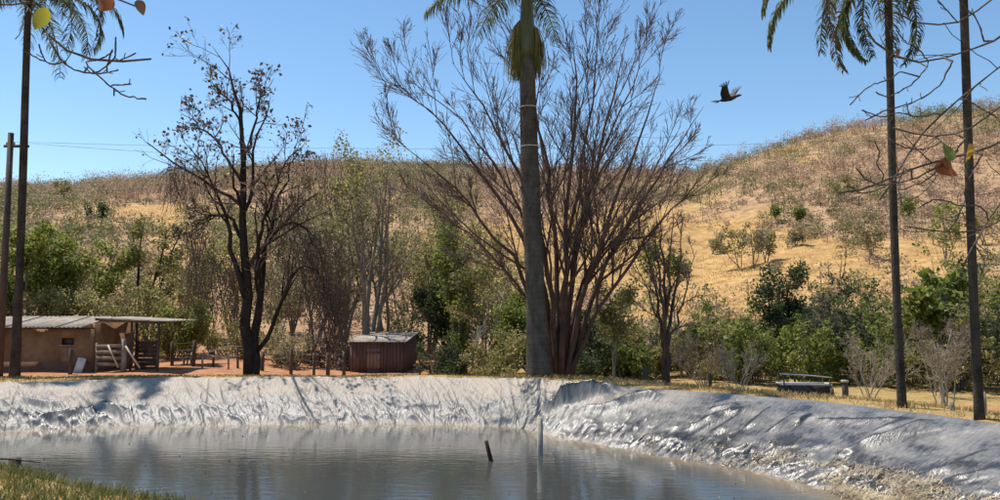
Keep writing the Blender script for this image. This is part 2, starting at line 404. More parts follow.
for pa, pb, hh in [((578, 413), (660, 396), .10), ((618, 402), (662, 395), .09), ((688, 430), (716, 417), .08), ((712, 410), (745, 403), .08), ((705, 420), (738, 408), .07),
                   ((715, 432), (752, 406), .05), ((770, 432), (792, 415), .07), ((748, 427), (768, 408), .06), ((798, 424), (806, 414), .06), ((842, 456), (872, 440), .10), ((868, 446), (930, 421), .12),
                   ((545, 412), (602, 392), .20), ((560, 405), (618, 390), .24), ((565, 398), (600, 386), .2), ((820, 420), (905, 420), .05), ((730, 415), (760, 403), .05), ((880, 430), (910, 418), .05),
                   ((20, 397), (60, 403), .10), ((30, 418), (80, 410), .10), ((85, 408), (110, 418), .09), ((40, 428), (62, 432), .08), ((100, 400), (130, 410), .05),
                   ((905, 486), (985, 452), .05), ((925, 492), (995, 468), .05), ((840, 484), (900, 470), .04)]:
    fold_between(pa, pb, hh * 1.25, 0.034 if hh < .15 else 0.10)  # broad folds beside the palm get a wider painted shade band
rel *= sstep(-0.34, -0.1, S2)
Z2 = Z2 - 0.2 * ((LC[:, 1] < 14.5) & (LC[:, 0] < 7))[:, None] * sstep(0.02, -0.25, S2)
Z3 = Z2 + rel * 0.93
X3 = X2 - nin[:, None, 0] * 0 + nin[:, None, 0] * rel * 0.35; Y3 = Y2 + nin[:, None, 1] * rel * 0.35
ii = np.arange(NA * len(sv)).reshape(NA, len(sv)); jn = np.roll(ii, -1, 0)
lq = np.stack([ii[:, :-1], ii[:, 1:], jn[:, 1:], jn[:, :-1]], -1).reshape(-1, 4)
def liner_mat():
    m = bpy.data.materials.new('liner_plastic'); m.use_nodes = True; t = m.node_tree; N = t.nodes; L = t.links
    b = N['Principled BSDF']
    av = N.new('ShaderNodeAttribute'); av.attribute_name = 'slope'; aa = N.new('ShaderNodeAttribute'); aa.attribute_name = 'arc'; ar = N.new('ShaderNodeAttribute'); ar.attribute_name = 'dusty'  # 'dusty' holds the dust amount plus the painted crease shade
    cb = N.new('ShaderNodeCombineXYZ'); L.new(aa.outputs['Fac'], cb.inputs[0]); L.new(av.outputs['Fac'], cb.inputs[1])
    def noise(sc, st=(1, 1, 1), det=6, rot=0):
        mp = N.new('ShaderNodeMapping'); mp.inputs['Scale'].default_value = st; mp.inputs['Rotation'].default_value = (0, 0, rot); L.new(cb.outputs[0], mp.inputs[0])
        n = N.new('ShaderNodeTexNoise'); n.inputs['Scale'].default_value = sc; n.inputs['Detail'].default_value = det; n.inputs['Roughness'].default_value = 0.65; L.new(mp.outputs[0], n.inputs[0]); return n.outputs['Fac']
    def mr(f, a, b_, c=0, d=1):
        x = N.new('ShaderNodeMapRange'); x.inputs[1].default_value = a; x.inputs[2].default_value = b_; x.inputs[3].default_value = c; x.inputs[4].default_value = d; L.new(f, x.inputs[0]); return x.outputs[0]
    def mth(op, a, c):
        x = N.new('ShaderNodeMath'); x.operation = op; x.use_clamp = False
        for k, q in enumerate((a, c)):
            if isinstance(q, (int, float)): x.inputs[k].default_value = q
            else: L.new(q, x.inputs[k])
        return x.outputs[0]
    dust_shade = mth('ADD', mr(noise(0.9, (1, 1.6, 1)), 0.3, 0.7, -0.35, 0.35), ar.outputs['Fac'])
    dust_shade = mth('ADD', dust_shade, mr(noise(7, (2.2, 0.5, 1), 8, 0.5), 0.3, 0.7, -0.2, 0.2))
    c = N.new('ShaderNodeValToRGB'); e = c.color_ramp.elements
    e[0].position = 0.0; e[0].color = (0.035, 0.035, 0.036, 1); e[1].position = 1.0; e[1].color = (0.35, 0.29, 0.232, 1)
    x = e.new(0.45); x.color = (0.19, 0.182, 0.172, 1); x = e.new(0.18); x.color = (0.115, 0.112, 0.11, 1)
    L.new(dust_shade, c.inputs[0]); L.new(c.outputs[0], b.inputs['Base Color'])
    L.new(mr(dust_shade, 0.1, 0.95, 0.28, 0.6), b.inputs['Roughness']); b.inputs['Specular IOR Level'].default_value = 0.68
    bp = N.new('ShaderNodeBump'); bp.inputs['Strength'].default_value = 0.7; bp.inputs['Distance'].default_value = 0.07
    L.new(noise(5, (2.4, 0.45, 1), 4, 0.7), bp.inputs['Height']); L.new(mr(ar.outputs['Fac'], 0.2, 0.5, 0.3, 0.75), bp.inputs['Strength'])
    bp2 = N.new('ShaderNodeBump'); bp2.inputs['Strength'].default_value = 0.5; bp2.inputs['Distance'].default_value = 0.025
    L.new(noise(16, (2.2, 0.5, 1), 3, 0.6), bp2.inputs['Height']); L.new(bp.outputs[0], bp2.inputs['Normal']); L.new(bp2.outputs[0], b.inputs['Normal'])
    return m
mb = MB(); mb.add(np.stack([X3, Y3, Z3], -1), lq)
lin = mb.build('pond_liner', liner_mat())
tag(lin, 'wrinkled grey plastic sheet lining the sloping banks of the pond', 'pond liner')
pattr(lin, 'slope', V2.ravel()); pattr(lin, 'arc', A2.ravel())
DUST_SHADE = np.repeat((0.55 - 0.36 * rightness)[:, None], len(sv), 1) + 0.55 * (1 - sstep(0.15, 0.6, S2)) * (1 - 0.75 * rightness[:, None]) - 0.1 * sstep(0.5, 0.8, S2) + 0.25 * sstep(0.93, 1.02, S2)
DUST_SHADE = DUST_SHADE - 2.2 * CREASE_SHADE  # painted crease shade pulls the colour down to near black
pattr(lin, 'dusty', DUST_SHADE.ravel())

# ------------------------------------------------------------------ water
edge = np.stack([LC[:, 0] + nin[:, 0] * WID * 1.03, LC[:, 1] + nin[:, 1] * WID * 1.03], 1)[::8]
ks = np.array([0, .02, .04, .07, .1, .15, .22, .35, .6, .9])
ctr3 = np.array([-3.0, 16.0])
ring = np.stack([edge * (1 - k) + ctr3 * k for k in ks], 1)
n_ = len(edge); wv = np.concatenate([ring, np.full((n_, len(ks), 1), WATER_Z)], 2)
ii = np.arange(n_ * len(ks)).reshape(n_, len(ks)); jn = np.roll(ii, -1, 0)
wq = np.stack([ii[:, :-1], ii[:, 1:], jn[:, 1:], jn[:, :-1]], -1).reshape(-1, 4)
mb = MB(); mb.add(wv, wq); mb.v.append(np.array([[ctr3[0], ctr3[1], WATER_Z]])); mb.n += 1
mb.f.append(np.stack([ii[:, -1], np.full(n_, mb.n - 1), jn[:, -1], jn[:, -1]], -1))
def water_mat():
    m = bpy.data.materials.new('pond_water'); m.use_nodes = True; t = m.node_tree; N = t.nodes; L = t.links
    b = N['Principled BSDF']; b.inputs['Roughness'].default_value = 0.04; b.inputs['IOR'].default_value = 1.38; b.inputs['Specular IOR Level'].default_value = 0.5
    tc = N.new('ShaderNodeTexCoord')
    def noise(sc, st=(1, 1, 1), det=4):
        mp = N.new('ShaderNodeMapping'); mp.inputs['Scale'].default_value = st; L.new(tc.outputs['Object'], mp.inputs[0])
        n = N.new('ShaderNodeTexNoise'); n.inputs['Scale'].default_value = sc; n.inputs['Detail'].default_value = det; L.new(mp.outputs[0], n.inputs[0]); return n.outputs['Fac']
    sh = N.new('ShaderNodeAttribute'); sh.attribute_name = 'shore'
    ad = N.new('ShaderNodeMath'); ad.operation = 'ADD'; L.new(sh.outputs['Fac'], ad.inputs[0])
    mr = N.new('ShaderNodeMapRange'); mr.inputs[3].default_value = -0.06; mr.inputs[4].default_value = 0.06; L.new(noise(0.6, det=6), mr.inputs[0]); L.new(mr.outputs[0], ad.inputs[1])
    c = N.new('ShaderNodeValToRGB'); e = c.color_ramp.elements
    e[0].position = 0.0; e[0].color = (0.24, 0.185, 0.12, 1); e[1].position = 0.2; e[1].color = (0.05, 0.054, 0.052, 1); x = e.new(0.09); x.color = (0.13, 0.115, 0.088, 1)
    L.new(ad.outputs[0], c.inputs[0]); L.new(c.outputs[0], b.inputs['Base Color'])
    bp = N.new('ShaderNodeBump'); bp.inputs['Strength'].default_value = 0.2; bp.inputs['Distance'].default_value = 0.03; L.new(noise(4, (0.45, 1.3, 1)), bp.inputs['Height'])
    bp2 = N.new('ShaderNodeBump'); bp2.inputs['Strength'].default_value = 0.05; bp2.inputs['Distance'].default_value = 0.02; L.new(noise(22, (0.5, 1.2, 1)), bp2.inputs['Height'])
    L.new(bp.outputs[0], bp2.inputs['Normal']); L.new(bp2.outputs[0], b.inputs['Normal'])
    return m
wat = mb.build('pond_water', water_mat()); tag(wat, kind='structure')
pattr(wat, 'shore', np.append(np.repeat(ks[None], n_, 0).ravel(), 1.0))

# ================================================================== vegetation builders
def nrm(v): return v / (np.linalg.norm(v, axis=-1, keepdims=True) + 1e-9)
def grow(P0, D0, L, R0, n, wob, up, rng, taper=0.75, droop=0.0):
    N = len(P0); pts = np.empty((N, n + 1, 3)); pts[:, 0] = P0; d = nrm(D0.copy()); st = (L / n)[:, None]
    for k in range(n):
        d = d + rng.normal(size=(N, 3)) * wob; d[:, 2] += up - droop * (k + 1) / n; d = nrm(d)
        pts[:, k + 1] = pts[:, k] + d * st
    rad = R0[:, None] * (1 - taper * np.linspace(0, 1, n + 1)[None])
    return pts, rad
def spawn(pts, rad, m, t0, t1, ang, lenf, rng, rfac=0.65, lmin=0.15):
    N, n, _ = pts.shape
    seg = np.linalg.norm(np.diff(pts, axis=1), axis=2).sum(1)
    t = rng.uniform(t0, t1, (N, m)); f = t * (n - 1); i = np.minimum(f.astype(int), n - 2); fr = (f - i)[..., None]
    ar = np.arange(N)[:, None]
    p = pts[ar, i] * (1 - fr) + pts[ar, i + 1] * fr
    d = nrm(pts[ar, i + 1] - pts[ar, i]); r = rad[ar, i] * (1 - fr[..., 0]) + rad[ar, i + 1] * fr[..., 0]
    a = rng.normal(size=(N, m, 3)); a = nrm(a - (a * d).sum(-1, keepdims=True) * d)
    th = ang * rng.uniform(0.6, 1.4, (N, m, 1))
    nd = d * np.cos(th) + a * np.sin(th)
    L = np.maximum(seg[:, None] * lenf * (1.15 - 0.7 * t) * rng.uniform(0.55, 1.3, (N, m)), lmin)
    return p.reshape(-1, 3), nd.reshape(-1, 3), L.ravel(), (r * rfac).ravel()
def poly(pts, n):                        # resample a hand-laid limb smoothly
    pts = np.asarray(pts, float); s = np.concatenate([[0], np.cumsum(np.linalg.norm(np.diff(pts, axis=0), axis=1))])
    t = np.linspace(0, s[-1], n); q = np.stack([np.interp(t, s, pts[:, k]) for k in range(3)], 1)
    for _ in range(2):
        q[1:-1] = (q[:-2] + 2 * q[1:-1] + q[2:]) / 4
    return q

def leafy(name, label, base, Ht, Rc, seed, leaf='leaf_green', bark='bark_grey', nleaf=2600, lsize=0.16, stems=3, spread=0.5, crown0=0.35,
          r0=0.09, spreadleaf=0.22, lenf=0.42, cat='tree', up=0.06, group=None, twigs=True, lean=(0, 0), bmat=None, m1=7, m2=6):
    rng = np.random.default_rng(seed)
    base = np.asarray(base, float); o = thing(name, label, cat, base, group=group)
    tr = MB(); cr = MB(); nleaf = int(nleaf * 1.5); lsize *= 1.1
    B = np.zeros((stems, 3)); B[:, :2] = rng.normal(size=(stems, 2)) * 0.12 * (stems > 1) * (1 + Rc * 0.15); B[:, 2] = -0.15
    D = rng.normal(size=(stems, 3)) * spread * 0.45; D[:, 2] = 1; D[:, 0] += lean[0]; D[:, 1] += lean[1]
    L0 = Ht * rng.uniform(0.72, 0.95, stems)
    p0, q0 = grow(B, D, L0, r0 * rng.uniform(0.7, 1.1, stems), 9, 0.10, up, rng, 0.8)
    tr.tubes(p0, q0, 6)
    a = spawn(p0, q0, m1, crown0, 0.98, 0.85, lenf, rng); p1, q1 = grow(*a, 5, 0.16, 0.05, rng, 0.8)
    sc = Rc / (np.abs(p1[..., :2]).max() + 1e-6)
    tr.tubes(p1, q1, 4)
    a = spawn(p1, q1, m2, 0.2, 1.0, 0.8, 0.45, rng); p2, q2 = grow(*a, 3, 0.2, 0.03, rng, 0.7)
    if twigs: cr.tubes(p2, np.maximum(q2, 0.006), 3, cap=False)
    trunk = tr.build('trunk', M[bark], o)
    src = p2.reshape(-1, 3)
    k = rng.integers(0, len(src), nleaf); c = src[k] + np.clip(rng.normal(size=(nleaf, 3)), -1.5, 1.5) * spreadleaf * 0.9
    c = c[c[:, 2] > 0.02]
    cr2 = MB(); cr2.leaves(c, lsize, rng, 1.7, 0.2)
    crown = cr2.build('crown', M[leaf], o)
    if twigs: tag(cr.build('twigs', M[bmat or bark], o), kind='stuff')
    return o
def bare(name, label, base, Ht, seed, bark='bark_grey', twig='twig_grey', stems=4, spread=0.5, r0=0.07, m=(8, 7, 5), cat='tree', up=0.05, tmin=0.3, lenf=0.45, group=None, wob=0.09, dleaf=0, dmat='leaf_dry', twr=0.006):
    rng = np.random.default_rng(seed)
    o = thing(name, label, cat, base, group=group); tr = MB(); cr = MB()
    B = np.zeros((stems, 3)); B[:, :2] = rng.normal(size=(stems, 2)) * 0.08; B[:, 2] = -0.15
    D = rng.normal(size=(stems, 3)) * spread * 0.5; D[:, 2] = 1
    p0, q0 = grow(B, D, Ht * rng.uniform(0.75, 1.0, stems), r0 * rng.uniform(0.7, 1.1, stems), 9, wob, up, rng, 0.85)
    tr.tubes(p0, q0, 6)
    p1, q1 = grow(*spawn(p0, q0, m[0], tmin, 0.95, 0.6, lenf, rng), 6, 0.12, 0.07, rng, 0.8); tr.tubes(p1, np.maximum(q1, 0.008), 4)
    p2, q2 = grow(*spawn(p1, q1, m[1], 0.2, 1.0, 0.6, 0.45, rng), 4, 0.14, 0.05, rng, 0.7); cr.tubes(p2, np.maximum(q2, twr), 3, cap=False)
    if m[2]:
        p3, q3 = grow(*spawn(p2, q2, m[2], 0.2, 1.0, 0.6, 0.5, rng), 3, 0.14, 0.03, rng, 0.5); cr.tubes(p3, np.maximum(q3, twr * 0.8), 3, cap=False)
    tr.build('trunk', M[bark], o); cr.build('crown', M[twig], o)
    if dleaf:
        src = p2[:, 1:].reshape(-1, 3); c = src[rng.integers(0, len(src), dleaf)] + rng.normal(size=(dleaf, 3)) * 0.08
        lv = MB(); lv.leaves(c, 0.1, rng); lv.build('dry_leaves', M[dmat], o)
    return o
def bush(name, label, base, Rx, Ry, Hh, seed, leaf='leaf_green', nleaf=2600, lsize=0.13, bark='bark_grey', twig=None, group=None, stems=16, cat='bush', sl=0.16):
    """many stems from the ground, leaves gathered in clumps round the shoots"""
    rng = np.random.default_rng(seed)
    o = thing(name, label, cat, base, group=group)
    a = rng.uniform(0, 2 * math.pi, stems); rr_ = np.sqrt(rng.uniform(0, 1, stems))
    B = np.stack([np.cos(a) * rr_ * Rx * 0.45, np.sin(a) * rr_ * Ry * 0.45, np.full(stems, -0.12)], 1)
    D = np.stack([np.cos(a) * rr_ * 0.75, np.sin(a) * rr_ * 0.75, np.full(stems, 1.0)], 1) + rng.normal(size=(stems, 3)) * 0.15
    hl = Hh * (1.02 - 0.45 * rr_ ** 2) * rng.uniform(0.62, 1.08, stems)
    p0, q0 = grow(B, D, hl, np.full(stems, 0.03), 7, 0.14, 0.02, rng, 0.8)
    p1, q1 = grow(*spawn(p0, q0, 6, 0.15, 1.0, 0.9, 0.35, rng), 4, 0.18, 0.03, rng, 0.8)
    p2, q2 = grow(*spawn(p1, q1, 3, 0.2, 1.0, 0.8, 0.5, rng), 3, 0.2, 0.0, rng, 0.7)
    tr = MB(); tr.tubes(p0, q0, 4); tr.tubes(p1, np.maximum(q1, 0.008), 3, cap=False); tr.tubes(p2, np.maximum(q2, 0.006), 3, cap=False)
    tr.build('stems', M[twig or bark], o)
    src = np.concatenate([p2.reshape(-1, 3), p1[:, 1:].reshape(-1, 3)])
    c = src[rng.integers(0, len(src), nleaf)] + np.clip(rng.normal(size=(nleaf, 3)), -1.4, 1.4) * sl; c = c[c[:, 2] > 0.0]
    lv = MB(); lv.leaves(c, lsize, rng, 1.7, 0.2); lv.build('foliage', M[leaf], o)
    return o
# ================================================================== palms
def frond_mesh(L, droop, nl, leaflet, seed, hang, curl0=0.9, ragged=0.0):
    """pinnate frond along +X leaving upwards; returns (rachis MB, leaflet MB)"""
    rng = np.random.default_rng(seed)
    n = 22; t = np.linspace(0, 1, n); ang = curl0 - droop * t ** 1.15
    d = np.stack([np.cos(ang), np.zeros(n), np.sin(ang)], 1) * (L / n)
    pts = np.vstack([[0, 0, 0], np.cumsum(d, 0)])[:n]
    ra = MB(); ra.tubes(pts, 0.035 * (1 - 0.85 * t) + 0.004, 5)
    lf = MB(); tt = np.linspace(0.14, 0.99, nl)
    for s in (-1, 1):
        for k, a in enumerate(tt):
            if rng.random() < ragged: continue
            f = a * (n - 1); i = min(int(f), n - 2); p = pts[i] * (1 - f + i) + pts[i + 1] * (f - i); tg_ = nrm(pts[i + 1] - pts[i])
            ll = leaflet * (math.sin(math.pi * (0.12 + 0.8 * a)) ** 0.6) * rng.uniform(0.85, 1.15)
            side = np.array([0, s, 0.0]); d0 = nrm(side * rng.uniform(0.7, 1.0) + tg_ * rng.uniform(0.35, 0.7) + np.array([0, 0, rng.normal() * 0.25 + 0.1]))
            q = p.copy(); dd = d0; row = []; wv_ = nrm(np.cross(dd, [0, 0, 1.0]) + rng.normal(size=3) * 0.3)
            for j in range(5):
                wdt = 0.022 * (1 - (j / 4.0) ** 2) + 0.002
                row += [q - wv_ * wdt, q + wv_ * wdt]
                dd = nrm(dd + np.array([0, 0, -hang * (j + 0.6) / 3])); q = q + dd * ll / 4
            lf.add(row, [[2 * j, 2 * j + 1, 2 * j + 3, 2 * j + 2] for j in range(4)])
    return ra, lf
def trunk_mat(name, c1, c2, ring):
    m = mat(name, c1, c2, 3.0, 0.95, 0.5, 20, stretch=(1, 1, 0.5), spec=0.08); t = m.node_tree; N = t.nodes; L = t.links
    tc = N.new('ShaderNodeTexCoord'); sp = N.new('ShaderNodeSeparateXYZ'); L.new(tc.outputs['Object'], sp.inputs[0])
    ns = N.new('ShaderNodeTexNoise'); ns.inputs['Scale'].default_value = 2.0; L.new(tc.outputs['Object'], ns.inputs[0])
    a = N.new('ShaderNodeMath'); a.operation = 'MULTIPLY'; a.inputs[1].default_value = ring; L.new(sp.outputs[2], a.inputs[0])
    c = N.new('ShaderNodeMath'); c.operation = 'ADD'; L.new(a.outputs[0], c.inputs[0]); L.new(ns.outputs[0], c.inputs[1])
    f = N.new('ShaderNodeMath'); f.operation = 'FRACT'; L.new(c.outputs[0], f.inputs[0])
    r = N.new('ShaderNodeValToRGB'); e = r.color_ramp.elements; e[0].position = 0.0; e[0].color = (0.45, 0.45, 0.45, 1); e[1].position = 0.14; e[1].color = (1, 1, 1, 1); L.new(f.outputs[0], r.inputs[0])
    mx = N.new('ShaderNodeMix'); mx.data_type = 'RGBA'; mx.blend_type = 'MULTIPLY'; mx.inputs[0].default_value = 0.7
    b = N['Principled BSDF']; src = b.inputs['Base Color'].links[0].from_socket
    L.new(src, mx.inputs[6]); L.new(r.outputs[0], mx.inputs[7]); L.new(mx.outputs[2], b.inputs['Base Color'])
    return m
M['palm_grey'] = trunk_mat('palm_grey', (0.055, 0.046, 0.037), (0.13, 0.113, 0.092), 5.0)
M['palm_dark'] = trunk_mat('palm_dark', (0.03, 0.025, 0.02), (0.085, 0.07, 0.056), 3.5)
M['crownshaft'] = mat('crownshaft', (0.055, 0.06, 0.024), (0.115, 0.115, 0.045), 2, 0.4, stretch=(4, 4, 0.4))
M['spadix'] = mat('spadix', (0.19, 0.17, 0.05), (0.36, 0.31, 0.10), 3, 0.7, island=0.35, transl=0.15)
M['band'] = mat('band', (0.55, 0.52, 0.45), (0.7, 0.66, 0.58), 9, 0.6)
M['rachis'] = mat('rachis', (0.10, 0.11, 0.04), (0.18, 0.17, 0.07), 3, 0.6)
def palm(name, label, base, top, r_base, r_mid, r_top, tmat, fronds, shaft=0.0, bulge=1.0):
    base = np.asarray(base, float); top = np.asarray(top, float)
    o = thing(name, label, 'palm tree', base); rel_ = top - base; rng = np.random.default_rng(int(abs(base[0]) * 100))
    t = np.linspace(0, 1, 40); ax = np.outer(t, rel_); ax[:, 2] -= 0.12 * (1 - t)
    ax[:, 0] += np.sin(t * 5 + base[0]) * 0.03
    r = np.interp(t, [0, 0.02, 0.07, 0.25, 0.6, 1], [r_base * 1.12, r_base, r_base * 0.93, r_mid, r_mid * bulge, r_top])
    mb = MB(); mb.tubes(ax, r, 20); mb.build('trunk', M[tmat], o)
    tipz = rel_.copy()
    if shaft:
        q = np.linspace(0, 1, 8); a2 = rel_[None] + np.outer(q, [0, 0, shaft]); rr_ = np.interp(q, [0, .15, 1], [r_top * 1.05, r_top * 1.18, r_top * 0.6])
        mb = MB(); mb.tubes(a2, rr_, 14); mb.build('crownshaft', M['crownshaft'], o); tipz = rel_ + np.array([0, 0, shaft])
    cache = {}
    for (az, kind) in fronds:
        if kind not in cache:
            L, droop, nl, ll, hang, c0, rag, lm = kind
            ra, lf = frond_mesh(L, droop, nl, ll, len(cache) + 3, hang, c0, rag)
            x = ra.build('frond', M['rachis'], o); y = lf.build('leaflets', M[lm], x); cache[kind] = (x, y); f = x
        else:
            x, y = cache[kind]; f = x.copy(); COL.objects.link(f); f.parent = o; g = y.copy(); COL.objects.link(g); g.parent = f
        f.location = [float(v) for v in tipz + np.array([math.cos(az), math.sin(az), 0]) * (0.05) + np.array([0, 0, -0.06])]
        f.rotation_euler = (rng.normal() * 0.12, rng.normal() * 0.08, az)
    return o, tipz
GREEN = (3.9, 1.75, 64, 0.75, 0.55, 0.80, 0.0, 'leaf_palm')
GREEN2 = (3.7, 2.3, 60, 0.75, 0.7, 0.55, 0.05, 'leaf_palm')
UPR = (3.2, 1.1, 56, 0.65, 0.4, 1.25, 0.0, 'leaf_palm')
HANG = (3.4, 2.9, 56, 0.6, 0.8, 0.55, 0.12, 'leaf_palm')
DRY = (2.9, 3.0, 52, 0.55, 0.9, 0.35, 0.22, 'leaf_palm_dry')
def az(*d): return [R(a) for a in d]
# middle royal palm
b0 = G(538, 27.0); tp = P(527, 57, 27.0)
LOW = (4.1, 1.15, 70, 0.8, 0.85, 0.33, 0.0, 'leaf_palm')
fr = [(R(178), LOW), (R(70), LOW), (R(215), LOW), (R(285), LOW), (R(40), UPR), (R(120), LOW), (R(255), GREEN), (R(340), GREEN), (R(30), GREEN), (R(85), GREEN), (R(150), GREEN), (R(200), UPR), (R(320), UPR), (R(100), UPR)]
pm, tip = palm('royal_palm', 'tall thick grey-trunked royal palm rising at the centre of the pond bank', b0, tp, 0.44, 0.33, 0.27, 'palm_grey', fr, shaft=2.6, bulge=1.0)
rng = np.random.default_rng(44)
topl = tp - b0
for k in range(4):                                # old flower brooms hanging round the green shaft
    a = [R(184), R(150), R(-6), R(30)][k]
    N = 230
    out = np.array([math.cos(a), math.sin(a), 0])
    p0_ = np.repeat((topl + np.array([0, 0, 1.35 - 0.1 * k]) + out * 0.24)[None], N, 0)
    D0 = out[None] * rng.uniform(0.0, 0.45, (N, 1)) + rng.normal(size=(N, 3)) * 0.15; D0[:, 2] = rng.uniform(-1.2, -0.2, N)
    pts, rad = grow(p0_, D0, rng.uniform(0.7, 2.25, N) * (1 if k < 2 else 0.85), np.full(N, 0.014), 7, 0.06, -0.38, rng, 0.4, droop=0.5)
    mb = MB(); mb.tubes(pts, rad, 3, cap=False); s_ = mb.build('flower_broom', M['spadix'], pm)
for py in (108, 147):
    q = P(530, py, 27.0) - b0; fr_ = (q[2]) / topl[2]; c = topl * fr_
    a = np.linspace(0, 2 * math.pi, 25); mb = MB(); rr_ = 0.34
    mb.tubes(np.stack([c[0] + rr_ * np.cos(a), c[1] + rr_ * np.sin(a), np.full(25, c[2])], 1), np.full(25, 0.016), 5); mb.build('wire_band', M['band'], pm)
# left palm
b1 = G(15, 31.0); t1 = P(29, 5, 31.0)
FEA = (4.8, 2.4, 74, 0.75, 0.6, 0.75, 0.0, 'leaf_palm'); FEH = (4.9, 2.5, 70, 0.75, 0.7, 0.35, 0.05, 'leaf_palm')
fr = [(a, FEA) for a in az(-10, 30, -50, 75, 120, 160, 200, 240, 280, 320)] + [(a, FEH) for a in az(5, -25, 175, 215, 265, 100, 310)] + [(a, UPR) for a in az(60, 180, 300)]
palm('feather_palm', 'slim dark-trunked palm standing at the left in front of the hut', b1, t1, 0.20, 0.145, 0.125, 'palm_dark', fr, shaft=0.25)
# two slim palms at the right
b2 = G(902, 18.3, 405); t2 = P(885.5, -28, 18.3)
D2 = (3.4, 2.3, 80, 0.42, 0.8, 0.10, 0.03, 'leaf_palm_dry'); D4 = (3.0, 2.0, 80, 0.36, 0.8, -0.45, 0.03, 'leaf_palm'); D3 = (4.1, 2.15, 90, 0.48, 0.7, 0.5, 0.0, 'leaf_palm')
fr = [(a, D3) for a in az(182, 140, 100, 60, 330)] + [(a, D2) for a in az(205, 255, 110, 235)] + [(a, D4) for a in az(186, 215, 168, 20)] + [(a, UPR) for a in az(0, 120, 240)]
palm('feather_palm', 'slim ringed palm with drooping fronds, left one of the pair at the right', b2, t2, 0.105, 0.088, 0.078, 'palm_dark', fr, shaft=0.2)
b3 = G(980, 16.4, 412); t3 = P(956, -150, 16.4)
palm('feather_palm', 'slim palm nearest the right edge of the picture, crown out of sight', b3, t3, 0.10, 0.085, 0.075, 'palm_dark', fr, shaft=0.2)

# ================================================================== hero bare tree behind the royal palm
def hero(name, label, limbs, D, seed, dz, bark, twig, levels, cat='tree', depth=3.5, r_px=None, n=14, base=None, twr=0.006):
    """limbs: list of (pixel polyline, base radius, depth lean)"""
    rng = np.random.default_rng(seed)
    o = thing(name, label, cat, base); tr = MB(); cr = MB(); allp, allr = [], []
    for pts, r, dl in limbs:
        k = len(pts); q = [P(x, y, D + dl * (j / (k - 1)) ** 1.2) for j, (x, y) in enumerate(pts)]
        q = poly(q, n) - base; q[1:-1] += rng.normal(size=(n - 2, 3)) * 0.055
        if pts[0][1] > 365: q[0, 2] = min(q[0, 2], -0.15)
        rr_ = r * (1 - np.linspace(0, 1, n)) ** 0.9 + 0.006
        tr.tubes(q, rr_, 8); allp.append(q); allr.append(rr_)
    p, r = np.array(allp), np.array(allr); tips = []
    for k, (m, t0, ang, lf, ns, wob, up) in enumerate(levels):
        p, r = grow(*spawn(p, r, m, t0, 1.0, ang, lf, rng, 0.6), ns, wob, up, rng, 0.75); r = np.maximum(r, twr if k else 0.012)
        (tr if k == 0 else cr).tubes(p, r, 5 if k == 0 else 3, cap=False); tips.append(p)
    tr.build('trunk', M[bark], o); cr.build('crown', M[twig], o)
    return o, tips
bb = G(562, 28.5)
B_ = [(559, 378)]
L_ = [([(555, 378), (549, 305), (522, 232), (470, 152), (425, 100), (384, 84)], 0.109, 1), ([(556, 378), (553, 290), (531, 200), (490, 115), (452, 62)], 0.117, -2), ([(557, 378), (556, 262), (545, 150), (520, 62), (500, 22)], 0.117, 2),
      ([(562, 378), (562, 280), (569, 180), (577, 92), (573, 20)], 0.117, -3), ([(563, 378), (570, 290), (590, 190), (612, 100), (628, 34)], 0.117, 3), ([(566, 378), (579, 300), (612, 218), (642, 130), (664, 66)], 0.117, -2),
      ([(567, 378), (590, 298), (630, 220), (672, 152), (704, 106)], 0.109, 2), ([(568, 378), (590, 320), (628, 262), (672, 208), (716, 164)], 0.094, -2), ([(554, 378), (540, 308), (500, 240), (448, 182), (396, 140)], 0.094, -3),
      ([(554, 378), (538, 318), (508, 270), (462, 228), (415, 190)], 0.070, 2), ([(560, 378), (560, 300), (552, 205), (535, 120), (540, 40)], 0.094, 4), ([(564, 378), (573, 300), (600, 250), (640, 190), (690, 140)], 0.094, 4),
      ([(558, 378), (550, 290), (512, 190), (462, 118), (410, 80)], 0.086, 4), ([(565, 378), (572, 270), (598, 160), (636, 80), (650, 40)], 0.094, 1), ([(561, 378), (566, 250), (586, 150), (600, 60), (596, 15)], 0.094, -4)]
hero('bare_tree', 'large leafless spreading tree with many reddish stems behind the royal palm', L_, 28.5, 11, 0, 'bark_red', 'twig_red',
     [(9, 0.24, 0.46, 0.33, 8, 0.07, 0.05), (9, 0.12, 0.45, 0.52, 6, 0.08, 0.05), (7, 0.15, 0.48, 0.6, 4, 0.1, 0.04)], base=bb, twr=0.008)
